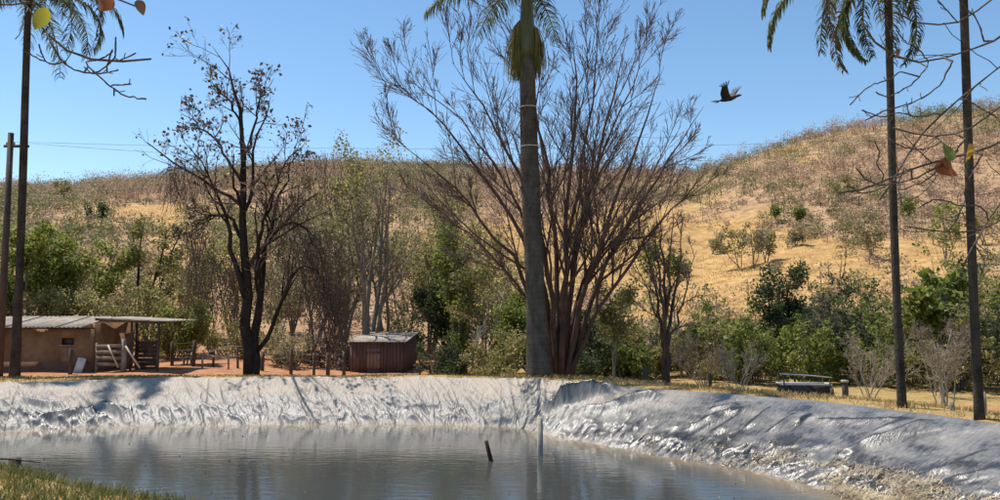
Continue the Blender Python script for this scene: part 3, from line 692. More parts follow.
# ================================================================== dark drooping tree at the left
bd = G(250, 30.0)
L_ = [([(249, 377), (248, 310), (242, 240), (245, 160), (243, 105), (232, 70), (212, 46)], .23, 0), ([(254, 377), (258, 300), (268, 235), (282, 185), (300, 150)], .19, 1.5), ([(246, 300), (232, 250), (222, 200), (205, 165), (182, 140)], .11, -1.5),
      ([(243, 240), (232, 216), (215, 213), (196, 222), (185, 248)], .08, 1), ([(258, 350), (278, 312), (288, 280), (300, 262), (315, 264), (332, 300)], .09, -1), ([(268, 235), (285, 222), (305, 225), (320, 250), (330, 290)], .07, 1.5),
      ([(245, 160), (255, 120), (262, 95), (274, 78)], .06, 1), ([(244, 190), (225, 150), (195, 122), (180, 112)], .07, 1.5), ([(256, 280), (262, 220), (285, 160), (308, 140)], .08, -2), ([(243, 130), (230, 100), (205, 78)], .05, -1)]
ob, tips = hero('drooping_tree', 'dark crooked half-bare tree with hanging brown strands left of the brown shed', L_, 30.0, 23, 0, 'bark_dark', 'twig_red',
     [(9, 0.3, 0.7, 0.36, 7, 0.13, 0.03), (7, 0.2, 0.7, 0.46, 5, 0.16, 0.0), (5, 0.2, 0.7, 0.5, 3, 0.18, 0.0)], base=bd)
rng = np.random.default_rng(8)
src = tips[1][:, -1]; c = src[rng.integers(0, len(src), 1900)] + rng.normal(size=(1900, 3)) * 0.12; c = c[c[:, 2] > 5.2]
mb = MB(); mb.leaves(c, 0.16, rng, 1.5); tag(mb.build('seed_pods', M['leaf_brown'], ob), kind='stuff')
st = []
for (x0, x1, y0, y1, n, dd) in [(186, 214, 225, 300, 260, 1), (210, 240, 255, 320, 160, 0), (268, 300, 190, 260, 180, 0.5), (300, 345, 228, 300, 420, -.5), (322, 346, 280, 330, 240, -.5), (168, 200, 158, 190, 120, 0.5), (290, 340, 150, 215, 180, 0.6), (240, 290, 230, 300, 120, 1)]:
    for k in range(n): st.append(P(rng.uniform(x0, x1), y0 + (y1 - y0) * rng.random() ** 1.3, 30 + dd + rng.normal() * 0.6) - bd)
st = np.array(st); N = len(st)
pts, rad = grow(st, np.tile([0, 0, -1.0], (N, 1)) + rng.normal(size=(N, 3)) * 0.35, rng.uniform(0.4, 1.9, N), np.full(N, 0.009), 5, 0.16, -0.12, rng, 0.4)
pts[..., 2] = np.maximum(pts[..., 2], 0.1)
mb = MB(); mb.tubes(pts, rad, 3, cap=False); mb.leaves(pts[:, 1:].reshape(-1, 3)[rng.random(N * 5) < 0.4], 0.10, rng, 2.2); mb.build('hanging_strands', M['leaf_brown'], ob)

# ================================================================== other trees and bushes, near to far
bs = G(665, 27.6)
L_ = [([(665, 389), (665, 345), (660, 305), (650, 262), (640, 228)], .085, .6), ([(665, 389), (665, 340), (662, 290), (655, 240), (650, 210)], .085, -.6), ([(666, 389), (666, 335), (665, 280), (662, 235), (660, 203)], .09, .3), ([(666, 389), (667, 330), (669, 280), (671, 240), (672, 206)], .085, -.3),
      ([(667, 389), (668, 335), (674, 290), (681, 248), (684, 216)], .08, .7), ([(667, 389), (669, 345), (680, 312), (690, 280), (697, 250)], .06, -.7), ([(665, 389), (664, 330), (652, 300), (640, 275), (632, 255)], .055, 1)]
hero('slender_tree', 'slender upright bare tree right of the royal palm, by the wooden post', L_, 27.6, 31, 0, 'bark_red', 'twig_grey', [(8, 0.35, 0.45, 0.22, 6, 0.1, 0.05), (6, 0.15, 0.5, 0.45, 4, 0.12, 0.04), (4, 0.2, 0.5, 0.5, 3, 0.12, 0.03)], base=bs)
leafy('slim_tree', 'slim thin-trunked tree with sparse pale green crown right of the royal palm', G(612, 30), 4.6, 1.2, 32, 'leaf_olive', 'bark_grey', 1500, 0.12, stems=2, spread=0.3, crown0=0.5, r0=0.06, spreadleaf=0.2)
leafy('slim_tree', 'small tree with dark green tuft of leaves high against the golden slope', G(680, 36), 8.8, 1.0, 33, 'leaf_green', 'bark_grey', 1000, 0.15, stems=2, spread=0.12, crown0=0.78, r0=0.06, spreadleaf=0.28, lenf=0.15)
# centre-left grove behind the shed
bare('bare_tree', 'tall thin bare tree rising directly behind the brown shed', G(368, 43), 12.5, 41, stems=4, spread=0.22, r0=0.17, m=(8, 6, 4), tmin=0.25, lenf=0.34, dleaf=500, dmat='leaf_olive')
bare('bare_tree', 'grey bare tree between the drooping tree and the shed', G(345, 46), 11, 42, stems=3, spread=0.4, r0=0.12, m=(8, 6, 4), dleaf=500, dmat='leaf_grey')
leafy('grove_tree', 'feathery olive-green tree with rounded top above the brown shed', G(385, 47), 13.0, 3, 43, 'leaf_olive', 'bark_grey', 3800, 0.17, stems=4, spread=0.4, r0=0.12, crown0=0.35, spreadleaf=0.3)
leafy('grove_tree', 'olive leafy tree with thin trunks just right of the shed roof', G(428, 48.5), 11.2, 2.4, 44, 'leaf_olive', 'bark_grey', 3600, 0.16, stems=4, spread=0.35, r0=0.11, crown0=0.3, spreadleaf=0.3)
leafy('grove_tree', 'dark dense evergreen tree with low branches right of the shed', G(447, 45.5), 7.4, 1.9, 45, 'leaf_dark', 'bark_dark', 5200, 0.16, stems=3, spread=0.3, r0=0.1, crown0=0.06, spreadleaf=0.25, lenf=0.3)
leafy('grove_tree', 'tall green vine-covered tree between the shed and the royal palm', G(463, 39), 9.2, 1.6, 46, 'leaf_green', 'bark_grey', 4600, 0.14, stems=3, spread=0.28, r0=0.12, crown0=0.12, spreadleaf=0.25, lenf=0.26)
leafy('grove_tree', 'thin yellowish-green tree left of the royal palm trunk', G(490, 38), 7.4, 1.6, 47, 'leaf_olive', 'bark_pale', 2000, 0.13, stems=4, spread=0.5, r0=0.06, crown0=0.3)
bare('leaning_tree', 'pale leaning bare trunk at the foot of the grove left of the palm', G(478, 35), 3.4, 48, stems=2, spread=0.7, r0=0.09, m=(5, 5, 3), bark='bark_pale', twig='twig_dry')
leafy('grove_tree', 'grey-green thin-leaved tree behind the drooping tree', G(310, 45), 9.5, 2.3, 49, 'leaf_grey', 'bark_grey', 2600, 0.16, stems=4, spread=0.5, r0=0.09)
leafy('grove_tree', 'low dark green tree behind the stems of the big bare tree', G(530, 40), 4.4, 2.0, 50, 'leaf_green', 'bark_dark', 3800, 0.15, stems=5, spread=0.7, r0=0.07, crown0=0.12)
leafy('grove_tree', 'dark leafy tree between the big bare tree and the slim tree', G(585, 36), 3.6, 1.5, 51, 'leaf_dark', 'bark_dark', 3400, 0.14, stems=5, spread=0.7, r0=0.06, crown0=0.12)
# left
leafy('garden_tree', 'bright green spreading tree behind the left palm and the hut', G(30, 42), 7.6, 3.0, 61, 'leaf_bright', 'bark_grey', 4200, 0.20, stems=3, spread=0.7, r0=0.12, crown0=0.42, spreadleaf=0.26, m1=8)
leafy('garden_tree', 'light green tree with flat layered crown above the hut roof', G(78, 44), 7.6, 2.6, 62, 'leaf_bright', 'bark_grey', 2800, 0.18, stems=3, spread=0.8, r0=0.1, crown0=0.5, spreadleaf=0.24)
leafy('garden_tree', 'green bushy tree at the left edge behind the utility pole', G(-18, 40), 7.2, 2.6, 63, 'leaf_green', 'bark_grey', 3600, 0.18, stems=3, spread=0.6, r0=0.1, crown0=0.3)
leafy('vine_tree', 'tall dark thin tree wrapped in leaves behind the open end of the hut', G(148, 46), 9.2, 1.5, 64, 'leaf_olive', 'bark_dark', 2800, 0.16, stems=3, spread=0.2, r0=0.14, crown0=0.25, spreadleaf=0.22, lenf=0.22)
leafy('garden_tree', 'grey-green shrubby tree behind the hut roof', G(110, 48), 6.5, 2.6, 65, 'leaf_grey', 'bark_grey', 3200, 0.16, stems=6, spread=0.9, r0=0.06, crown0=0.2)
leafy('garden_tree', 'small bright green tree beside the open end of the hut', G(189, 39), 4.1, 1.0, 66, 'leaf_bright', 'bark_grey', 3200, 0.13, stems=3, spread=0.4, r0=0.05, crown0=0.22, spreadleaf=0.2, lenf=0.3)
leafy('garden_tree', 'olive tree in the gap between the hut and the drooping tree', G(212, 46), 7, 2.1, 67, 'leaf_olive', 'bark_grey', 3000, 0.15, stems=4, spread=0.6, r0=0.07, crown0=0.2)
leafy('garden_tree', 'pale scrubby tree seen through the strands of the drooping tree', G(272, 47), 7, 2.3, 68, 'leaf_grey', 'bark_grey', 3000, 0.15, stems=5, spread=0.7, r0=0.06, crown0=0.15)
leafy('garden_tree', 'dense olive hedge tree rising over the left of the hut roof', G(52, 40), 4.8, 2.2, 69, 'leaf_olive', 'bark_grey', 3400, 0.15, stems=6, spread=0.9, r0=0.05, crown0=0.15)
leafy('garden_tree', 'dull green tree rising over the open lean-to', G(128, 41), 4.8, 2.0, 70, 'leaf_olive', 'bark_grey', 3200, 0.14, stems=6, spread=0.9, r0=0.05, crown0=0.12)
for k, (px, D_, h_, lf_, lb_) in enumerate([(8, 50, 7.0, 'leaf_olive', 'hazy olive tree behind the slim palm at the far left'), (95, 53, 6.4, 'leaf_green', 'green tree in the second row behind the hut roof'), (165, 52, 7.2, 'leaf_grey', 'pale tree in the second row behind the lean-to'),
        (232, 54, 7.5, 'leaf_olive', 'olive tree behind the left limbs of the drooping tree'), (292, 55, 8.0, 'leaf_olive', 'olive tree behind the right limbs of the drooping tree'), (335, 52, 8.5, 'leaf_grey', 'pale feathery tree left of the tall bare tree'),
        (405, 52, 9.0, 'leaf_grey', 'pale feathery tree behind the grove right of the shed'), (448, 53, 8.4, 'leaf_olive', 'olive tree at the back of the grove'), (505, 50, 6.2, 'leaf_olive', 'yellow-green tree in the gap left of the royal palm'), (515, 44, 4.2, 'leaf_green', 'low green tree just behind the royal palm')]):
    leafy('back_tree', lb_, G(px, D_, 330), h_, 2.2, 400 + k, lf_, 'bark_grey', 2600, 0.17, stems=5, spread=0.6, r0=0.08, crown0=0.15, spreadleaf=0.3)
# creek-side thicket on the right: (px, D, half width, height, leaf, label)
TH = [(640, 37, 1.3, 2.2, 'leaf_olive', 'low olive bush behind the slender bare tree'), (655, 42, 1.5, 2.1, 'leaf_grey', 'pale grey-green bush at the foot of the golden slope'),
      (700, 38, 1.5, 2.6, 'leaf_green', 'green bush just right of the slender bare tree'), (722, 35, 1.4, 2.1, 'leaf_olive', 'dusty twiggy bush behind the small wooden post'),
      (742, 39, 1.4, 3.4, 'leaf_bright', 'bright green bush beside the dark creek-side tree'), (757, 34, 1.3, 2.4, 'leaf_green', 'green bush close left of the metal trough'),
      (797, 33, 1.2, 2.2, 'leaf_bright', 'yellow-green bush hanging over the metal trough'), (812, 37, 1.6, 3.0, 'leaf_dark', 'dark thorny bush right behind the trough'),
      (845, 36, 1.6, 3.4, 'leaf_dark', 'dense dark bush left of the slim ringed palm'), (868, 40, 1.6, 4.0, 'leaf_green', 'green tree-like bush just left of the slim ringed palm'),
      (880, 33, 1.4, 2.6, 'leaf_green', 'low green bush behind the slim ringed palm'), (915, 34, 1.4, 3.2, 'leaf_green', 'green bush between the two slim palms'),
      (948, 37, 1.7, 4.0, 'leaf_bright', 'lime green bush behind the right-hand slim palm'), (985, 34, 1.8, 4.4, 'leaf_green', 'tall green bush at the right edge of the picture'),
      (1015, 31, 1.8, 4.0, 'leaf_dark', 'dark bush cut by the right edge of the picture'), (958, 31, 1.3, 2.6, 'leaf_olive', 'olive bush close behind the pale twiggy stems'),
      (682, 42, 1.5, 2.2, 'leaf_olive', 'small olive bush below the dark-tufted tree'), (830, 42, 1.6, 3.3, 'leaf_dark', 'dark green bush at the back of the thicket'),
      (900, 40, 1.7, 4.0, 'leaf_olive', 'high olive bush at the back beside the big-leaved tree'), (975, 42, 2.0, 5.6, 'leaf_green', 'tall leafy mass behind the right-hand slim palm'),
      (560, 41, 1.6, 2.6, 'leaf_olive', 'olive bush seen between the stems of the big bare tree'), (600, 40, 1.5, 2.4, 'leaf_green', 'green bush behind the slim pale-crowned tree'), (625, 35, 1.1, 1.6, 'leaf_green', 'low green bush right of the slim pale-crowned tree')]
for k, (px, D, hw, hh, lf, lb) in enumerate(TH):
    bush('creek_bush', lb, G(px, D), hw * 1.15, hw * 1.15, hh * 1.4, 100 + k, lf, int(3000 * hw), 0.16, sl=0.12, stems=22, group='creek-side bushes')
leafy('creek_tree', 'dark green domed tree rising above the thicket against golden grass', G(778, 38), 5.6, 1.6, 201, 'leaf_dark', 'bark_dark', 4600, 0.15, stems=4, spread=0.6, r0=0.08, crown0=0.2, spreadleaf=0.22)
leafy('creek_tree', 'big-leaved dark green tree between the two slim palms', G(932, 33), 5.6, 1.4, 202, 'leaf_green', 'bark_grey', 900, 0.34, stems=3, spread=0.55, r0=0.07, crown0=0.35, spreadleaf=0.2)
bare('bare_bush', 'grey leafless bush fanning out behind the metal trough', G(828, 35), 4.0, 203, stems=12, spread=0.75, r0=0.035, m=(6, 5, 4), cat='bush', tmin=0.2, twig='twig_grey')
bare('bare_bush', 'pale leafless shrub on the bank left of the metal trough', G(738, 29), 2.2, 204, stems=9, spread=0.9, r0=0.022, m=(5, 5, 3), cat='bush', tmin=0.2, twig='twig_dry', bark='bark_pale')
bare('bare_bush', 'pale twiggy saplings between the two slim palms', G(945, 24), 2.6, 205, stems=7, spread=0.35, r0=0.03, m=(6, 5, 4), cat='bush', tmin=0.3, twig='twig_dry', bark='bark_pale')
bare('bare_bush', 'brown leafless scrub behind the slender bare tree', G(650, 40), 2.6, 206, stems=10, spread=0.8, r0=0.03, m=(6, 5, 3), cat='bush', twig='twig_grey')
bare('bare_bush', 'thorny leafless scrub left of the domed dark tree', G(765, 40), 3.6, 207, stems=8, spread=0.6, r0=0.03, m=(6, 5, 4), cat='bush', twig='twig_grey')
bare('bare_bush', 'pale leafless shrub between the trough and the slim ringed palm', G(868, 27), 2.4, 208, stems=9, spread=0.8, r0=0.022, m=(6, 5, 4), cat='bush', tmin=0.2, twig='twig_dry', bark='bark_pale')
bare('bare_bush', 'grey leafless shrub in front of the lime green bush', G(940, 29), 3.0, 209, stems=9, spread=0.6, r0=0.028, m=(6, 5, 4), cat='bush', tmin=0.2, twig='twig_grey')
bare('bare_bush', 'grey twiggy shrub between the slender tree and the small wooden post', G(704, 32), 2.4, 210, stems=9, spread=0.8, r0=0.022, m=(6, 5, 4), cat='bush', tmin=0.2, twig='twig_grey')
# understorey behind the grove
US = [(404, 50, 1.6, 2.4, 'leaf_dark', 'dark low bush behind the right corner of the shed'), (458, 37, 1.2, 1.6, 'leaf_dark', 'dark low bush right of the shed, under the grove'), (505, 34, 1.4, 2.0, 'leaf_olive', 'dull bush at the left foot of the royal palm'),
      (330, 42, 1.4, 2.2, 'leaf_brown', 'brown dried bush left of the shed'), (235, 44, 1.5, 2.2, 'leaf_olive', 'olive bush behind the trunk of the drooping tree'), (290, 41, 1.4, 2.0, 'leaf_grey', 'pale dusty bush right of the drooping trunk'),
      (168, 43, 1.3, 2.0, 'leaf_olive', 'low olive bush past the open end of the hut'), (573, 33, 1.1, 1.6, 'leaf_dark', 'dark low bush at the right foot of the big bare tree')]
for k, (px, D, hw, hh, lf, lb) in enumerate(US):
    bush('understorey_bush', lb, G(px, D), hw * 1.2, hw * 1.1, hh * 1.35, 150 + k, lf, int(3200 * hw), 0.13, stems=16, group='low bushes under the grove')
# ------------------------------------------------------------------ trees standing out on the hillside
HT = [('leafy', 753, 112, 7.6, 'leaf_grey', 'grey-green tree on the golden slope, tallest of the small clump'), ('leafy', 739, 115, 6.6, 'leaf_olive', 'small thin tree at the left of the clump on the golden slope'),
      ('leafy', 766, 114, 5.2, 'leaf_olive', 'low greenish tree at the right of the clump on the golden slope'), ('leafy', 872, 108, 6.0, 'leaf_grey', 'grey rounded tree on the slope just left of the slim ringed palm'),
      ('leafy', 945, 98, 9.5, 'leaf_bright', 'fresh green tree on the slope between the two slim palms'), ('bare', 838, 96, 4.2, None, 'bare forked sapling alone on the golden slope'),
      ('leafy', 776, 145, 4.0, 'leaf_green', 'small green tree on the brown hillside above the clump'), ('leafy', 712, 130, 4.2, 'leaf_grey', 'thin tree on the slope beside the tips of the big bare tree'),
      ('leafy', 800, 140, 3.8, 'leaf_green', 'round green bush-like tree on the brown hillside'), ('leafy', 985, 110, 6.0, 'leaf_olive', 'olive tree on the slope right of the right-hand slim palm'),
      ('leafy', 795, 122, 3.4, 'leaf_grey', 'grey shrub-sized tree at the edge of the golden slope'), ('leafy', 905, 128, 4.6, 'leaf_green', 'green tree low on the hill just right of the slim ringed palm'),
      ('leafy', 845, 150, 6, 'leaf_olive', 'olive tree in the hillside gully'), ('leafy', 100, 120, 4.5, 'leaf_dark', 'dark round tree on the left hill above the hut'), ('leafy', 60, 150, 4.5, 'leaf_olive', 'olive tree on the crest of the left golden knoll')]
for k, (kd, px, D, hh, lf, lb) in enumerate(HT):
    b_ = G(px, D, 230)
    if kd == 'leafy': leafy('hillside_tree', lb, b_, hh, hh * 0.35, 300 + k, lf, 'bark_grey', 650, 0.32, stems=3, spread=0.6, r0=0.10, crown0=0.3, spreadleaf=0.35, group='trees on the far slope')
    else: bare('hillside_tree', lb, b_, hh, 300 + k, stems=2, spread=0.5, r0=0.12, m=(4, 3, 0), twr=0.03, bark='bark_dark', twig='twig_red', group='trees on the far slope')
# ------------------------------------------------------------------ scrub covering the hills: a mass nobody could count
rng = np.random.default_rng(77)
def scrub_points(n):
    d = rng.uniform(58 ** 1.6, 275 ** 1.6, n) ** (1 / 1.6); u = rng.uniform(-0.85, 0.85, n); x = u * d
    return x, d
x, y = scrub_points(26000); z = terrain(x, y); px, py = project(x, y, z); g = cover(x, y, z)
skyl = np.interp(px, SKY_X, SKY_Y)
dens = (1 - g) ** 1.3 * 0.85 + 0.5 * np.exp(-((py - skyl) / 12) ** 2) + 0.02 + 0.35 * (px < 480) * (1 - g) + 0.5 * np.exp(-(((px - 850) / 55) ** 2 + ((py - 212) / 28) ** 2))
dens *= np.where(y < 75, 0.35, 1)
keep = rng.random(len(x)) < dens * 0.42
x, y, z, px, py = x[keep], y[keep], z[keep], px[keep], py[keep]
n1 = fbm(x / 25, y / 25, 91, 3); kindv = n1 + 0.10 * (px < 480) + rng.normal(size=len(x)) * 0.10 + 0.22 * np.exp(-(((px - 850) / 60) ** 2 + ((py - 212) / 32) ** 2))
kinds = [('leaf_scrub_bare', kindv < 0.47), ('leaf_scrub_grey', (kindv >= 0.47) & (kindv < 0.58)), ('leaf_scrub_green', kindv >= 0.58)]
leafmat('leaf_scrub_bare', (0.286, 0.189, 0.130), (0.494, 0.351, 0.247), tr=0.35); leafmat('leaf_scrub_grey', (0.260, 0.215, 0.124), (0.429, 0.351, 0.215), tr=0.35); leafmat('leaf_scrub_green', (0.130, 0.150, 0.052), (0.260, 0.247, 0.098), tr=0.35)
for nm, sel in kinds:
    xs, ys, zs = x[sel], y[sel], z[sel]; n = len(xs); per = 84
    s_ = rng.uniform(0.7, 1.5, n) * (1.35 + 0.5 * (ys > 170)); hgt = rng.uniform(0.8, 1.6, n)
    d = rng.normal(size=(n, per, 3)); d = nrm(d) * (rng.random((n, per, 1)) ** 0.45); d[..., 2] = np.abs(d[..., 2]) * 1.0
    lump = rng.integers(0, 5, (n, per)); lc = rng.normal(size=(n, 5, 3)) * 0.5; lc[..., 2] = np.abs(lc[..., 2])
    d = d * 0.62 + np.take_along_axis(lc, np.repeat(lump[..., None], 3, 2), 1)
    c = np.stack([xs, ys, zs], 1)[:, None] + d * s_[:, None, None] * np.stack([np.ones(n), np.ones(n), hgt], 1)[:, None]
    mb = MB(); mb.leaves(c.reshape(-1, 3), 0.36, rng, 1.8, 0.0)
    # little stems so that the masses stand on the ground
    st = np.stack([np.stack([xs, ys, zs - 0.3], 1), np.stack([xs, ys, zs + 0.9 * s_], 1)], 1); mb.tubes(st, np.tile([0.09, 0.05], (n, 1)), 3, cap=False)
    o = mb.build('hillside_scrub', M[nm]); tag(o, {'leaf_scrub_bare': 'leafless brown scrub covering the far hillsides', 'leaf_scrub_grey': 'grey-green scrub patches on the far hillsides', 'leaf_scrub_green': 'green bushes dotted over the far hillsides'}[nm], 'scrub', kind='stuff')

# ================================================================== buildings
M['plaster'] = mat('plaster', (0.20, 0.11, 0.055), (0.31, 0.185, 0.10), 2.2, 0.9, 0.2, 20, c3=(0.26, 0.15, 0.08))
M['plaster_stain'] = mat('plaster_stain', (0.16, 0.07, 0.045), (0.28, 0.14, 0.09), 2.5, 0.9)
M['roof_sheet'] = mat('roof_sheet', (0.22, 0.19, 0.155), (0.42, 0.375, 0.32), 1.8, 0.85, 0.1, c3=(0.33, 0.29, 0.245), spec=0.15)
M['wood_grey'] = mat('wood_grey', (0.15, 0.12, 0.095), (0.33, 0.28, 0.225), 4, 0.85, 0.3, 25, stretch=(1, 1, 0.25))
M['wood_dark'] = mat('wood_dark', (0.05, 0.035, 0.027), (0.115, 0.085, 0.065), 4, 0.85, 0.3, 25, stretch=(1, 1, 0.25))
M['wood_brown'] = mat('wood_brown', (0.085, 0.05, 0.038), (0.165, 0.10, 0.078), 3, 0.8, 0.3, 25, stretch=(3, 3, 0.3))
M['wood_pale'] = mat('wood_pale', (0.42, 0.36, 0.29), (0.60, 0.54, 0.45), 4, 0.85)
M['metal_dark'] = mat('metal_dark', (0.035, 0.03, 0.026), (0.085, 0.07, 0.058), 6, 0.9, spec=0.1)
M['metal_pale'] = mat('metal_pale', (0.45, 0.43, 0.40), (0.62, 0.59, 0.55), 3, 0.45)
M['concrete'] = mat('concrete', (0.26, 0.23, 0.18), (0.42, 0.385, 0.32), 6, 0.9, 0.3)
M['white_paint'] = mat('white_paint', (0.6, 0.57, 0.52), (0.75, 0.72, 0.66), 4, 0.7)
M['wire'] = mat('wire', (0.12, 0.12, 0.12), (0.2, 0.2, 0.2), 5, 0.5)
def sheet(x0, x1, ya, za, yb, zb, waves=6, th=0.02, amp=0.022):
    n = waves * 8 + 1; xs = np.linspace(x0, x1, n); w_ = amp * np.cos(np.linspace(0, waves * 2 * math.pi, n))
    mb = MB(); rows = []
    for dz in (0, -th):
        for (yy, zz_) in ((ya, za), (yb, zb)): rows.append(np.stack([xs, np.full(n, yy), zz_ + w_ + dz], 1))
    v = np.concatenate(rows); i = np.arange(n - 1); q = []
    q.append(np.stack([i, i + 1, n + i + 1, n + i], 1)); q.append(np.stack([2 * n + i, 3 * n + i, 3 * n + i + 1, 2 * n + i + 1], 1))
    q.append(np.stack([i, 2 * n + i, 2 * n + i + 1, i + 1], 1)); q.append(np.stack([n + i, n + i + 1, 3 * n + i + 1, 3 * n + i], 1))
    q.append(np.array([[0, n, 3 * n, 2 * n], [n - 1, 3 * n - 1, 4 * n - 1, 2 * n - 1]]))
    for k in q: mb.add(v, k) if False else None
    mb.v.append(v); mb.n = len(v); mb.f = q
    return mb
# --- long low hut at the left
D = 34.0
hz = -0.42
hut = thing('farm_hut', 'long low ochre farm hut with grey corrugated roof behind the left palm', 'hut', (0, 0, 0))
xr_ = P(94, 345, D)[0]; xl = -30.0
ztop = P(60, 329, D)[2]
def wallrect(mb, x0, x1, z0, z1, yc, th): mb.box(((x0 + x1) / 2, yc, (z0 + z1) / 2), (x1 - x0, th, z1 - z0))
mb = MB(); th = 0.16
wx = [P(62, 342, D)[0], P(75, 342, D)[0]]; wx2 = [P(14, 342, D)[0], P(23, 342, D)[0]]; zw0, zw1 = P(60, 345, D)[2], P(60, 338, D)[2]
segs = [(xl, wx2[0]), (wx2[1], wx[0]), (wx[1], xr_)]
for a, b in segs: wallrect(mb, a, b, hz - 0.2, ztop, D, th)
for a, b in (wx2, wx): wallrect(mb, a + .001, b - .001, hz - 0.2, zw0, D, th - 0.004); wallrect(mb, a + .001, b - .001, zw1, ztop, D, th - 0.004)
yb = D + 3.6
mb.box((xr_ - 0.08, (D + yb) / 2 + 0.0, (hz - 0.2 + ztop + 0.25) / 2), (0.16, yb - D - th - 0.01, ztop + 0.25 - hz + 0.2))
mb.box(((xl + xr_) / 2, yb, (hz - 0.2 + ztop + 0.4) / 2), (xr_ - xl, th, ztop + 0.4 - hz + 0.2))
mb.box((xl + 0.08, (D + yb) / 2, (hz - 0.2 + ztop + .25) / 2), (0.16, yb - D - th - 0.01, ztop + 0.25 - hz + 0.2))
mb.build('wall', M['plaster'], hut, smooth=False)
mb = MB(); 
for a, b in ((xl + 0.02, xr_ - 0.0),): mb.box(((a + b) / 2, D - th / 2 - 0.012, hz + 0.1), (b - a, 0.02, 0.75))
mb.build('stained_plinth', M['plaster_stain'], hut, smooth=False)
for a, b in (wx2, wx):
    mb = MB(); mb.box(((a + b) / 2, D + 0.12, (zw0 + zw1) / 2), (b - a, 0.02, zw1 - zw0)); mb.build('window_shutter', M['wood_dark'], hut, smooth=False)
    mb = MB(); mb.box(((a + b) / 2, D - 0.1, zw0 - 0.02), (b - a + 0.1, 0.1, 0.035)); mb.build('window_sill', M['concrete'], hut, smooth=False)
ez = P(60, 327, D - 0.7)[2]; rz_ = P(60, 316.5, D + 2.0)[2]
xe = P(81, 327, D - 0.7)[0]
k = 0; xx = xe
while xx > xl - 0.4:
    s_ = sheet(xx - 1.10, xx + 0.05, D - 0.7, ez + 0.012 * (k % 2), D + 2.0, rz_ + 0.012 * (k % 2), 6); s_.build('roof_sheet', M['roof_sheet'], hut)
    s_ = sheet(xx - 1.10, xx + 0.05, D + 2.01, rz_ + 0.012 * (k % 2), D + 4.3, ez + 0.1 + 0.012 * (k % 2), 6); s_.build('roof_sheet', M['roof_sheet'], hut)
    xx -= 1.1; k += 1
for q in range(12):                               # rafters seen under the eave
    xq = xe - 0.4 - q * 1.05; mb = MB(); mb.bar((xq, D - 0.62, ez - 0.07), (xq, D + 1.9, rz_ - 0.09), 0.06, 0.08); mb.build('rafter', M['wood_dark'], hut, smooth=False)
mb = MB(); mb.box(((xl + xr_) / 2, D - 0.0, ztop + 0.03), (xr_ - xl, 0.1, 0.06)); mb.build('wall_plate', M['wood_dark'], hut, smooth=False)
# lean-to at its right end
lt = thing('lean_to', 'open dark lean-to with thin sheet roof joined to the right end of the hut', 'lean-to', (0, 0, 0))
xa, xb = xr_ + 0.1, P(169, 321, D)[0]; za, zb = P(100, 317.5, D + .5)[2], P(169, 321, D)[2]
n = 4
for q in range(n):
    u0, u1 = q / n, (q + 1) / n
    mb = MB(); x0_, x1_ = xa + (xb - xa) * u0, xa + (xb - xa) * u1; z0_, z1_ = za + (zb - za) * u0, za + (zb - za) * u1
    mb.add([[x0_, D - .3, z0_], [x1_ + .04, D - .3, z1_], [x1_ + .04, D + 3.2, z1_ + .03], [x0_, D + 3.2, z0_ + .03], [x0_, D - .3, z0_ - .03], [x1_ + .04, D - .3, z1_ - .03], [x1_ + .04, D + 3.2, z1_], [x0_, D + 3.2, z0_]],
           [[0, 1, 2, 3], [7, 6, 5, 4], [0, 4, 5, 1], [1, 5, 6, 2], [2, 6, 7, 3], [3, 7, 4, 0]])
    mb.build('roof_sheet', M['metal_pale'] if False else M['roof_sheet'], lt, smooth=False)
for (px, dd) in ((158, -0.15), (158.5, 3.0), (136, 3.0), (131, 0.2)):
    xp = P(px, 345, D + dd)[0]; zt = za + (zb - za) * (xp - xa) / (xb - xa) - 0.03
    mb = MB(); mb.tubes(np.array([[xp, D + dd, hz - 0.25], [xp + .02, D + dd, (hz + zt) / 2], [xp, D + dd, zt]]), [0.055, 0.05, 0.05], 7); mb.build('post', M['wood_dark'], lt)
mb = MB(); mb.bar((xa, D - 0.15, za - 0.08), (xb - .1, D - 0.15, zb - 0.08), 0.08, 0.1); mb.build('beam', M['wood_dark'], lt, smooth=False)
xq0, xq1 = P(95, 345, D + 2.2)[0], P(133, 345, D + 2.2)[0]
mb = MB(); mb.box(((xq0 + xq1) / 2, D + 2.2, (hz - .2 + P(0, 333, D + 2.2)[2]) / 2), (xq1 - xq0, 0.14, P(0, 333, D + 2.2)[2] - hz + .2)); mb.build('back_wall', M['plaster'], lt, smooth=False)
for q in range(7):
    x0_ = P(136.5, 345, D + 1.6)[0]; x1_ = P(157.5, 345, D + 1.6)[0]; zc_ = hz + 0.08 + q * 0.19
    mb = MB(); mb.box(((x0_ + x1_) / 2, D + 1.6, zc_), (x1_ - x0_, 0.03, 0.17)); mb.build('board', M['wood_dark'], lt, smooth=False)
for px in (137, 157):
    xp = P(px, 345, D + 1.65)[0]; mb = MB(); mb.box((xp, D + 1.67, hz + 0.55), (0.1, 0.09, 1.6)); mb.build('post', M['wood_dark'], lt, smooth=False)
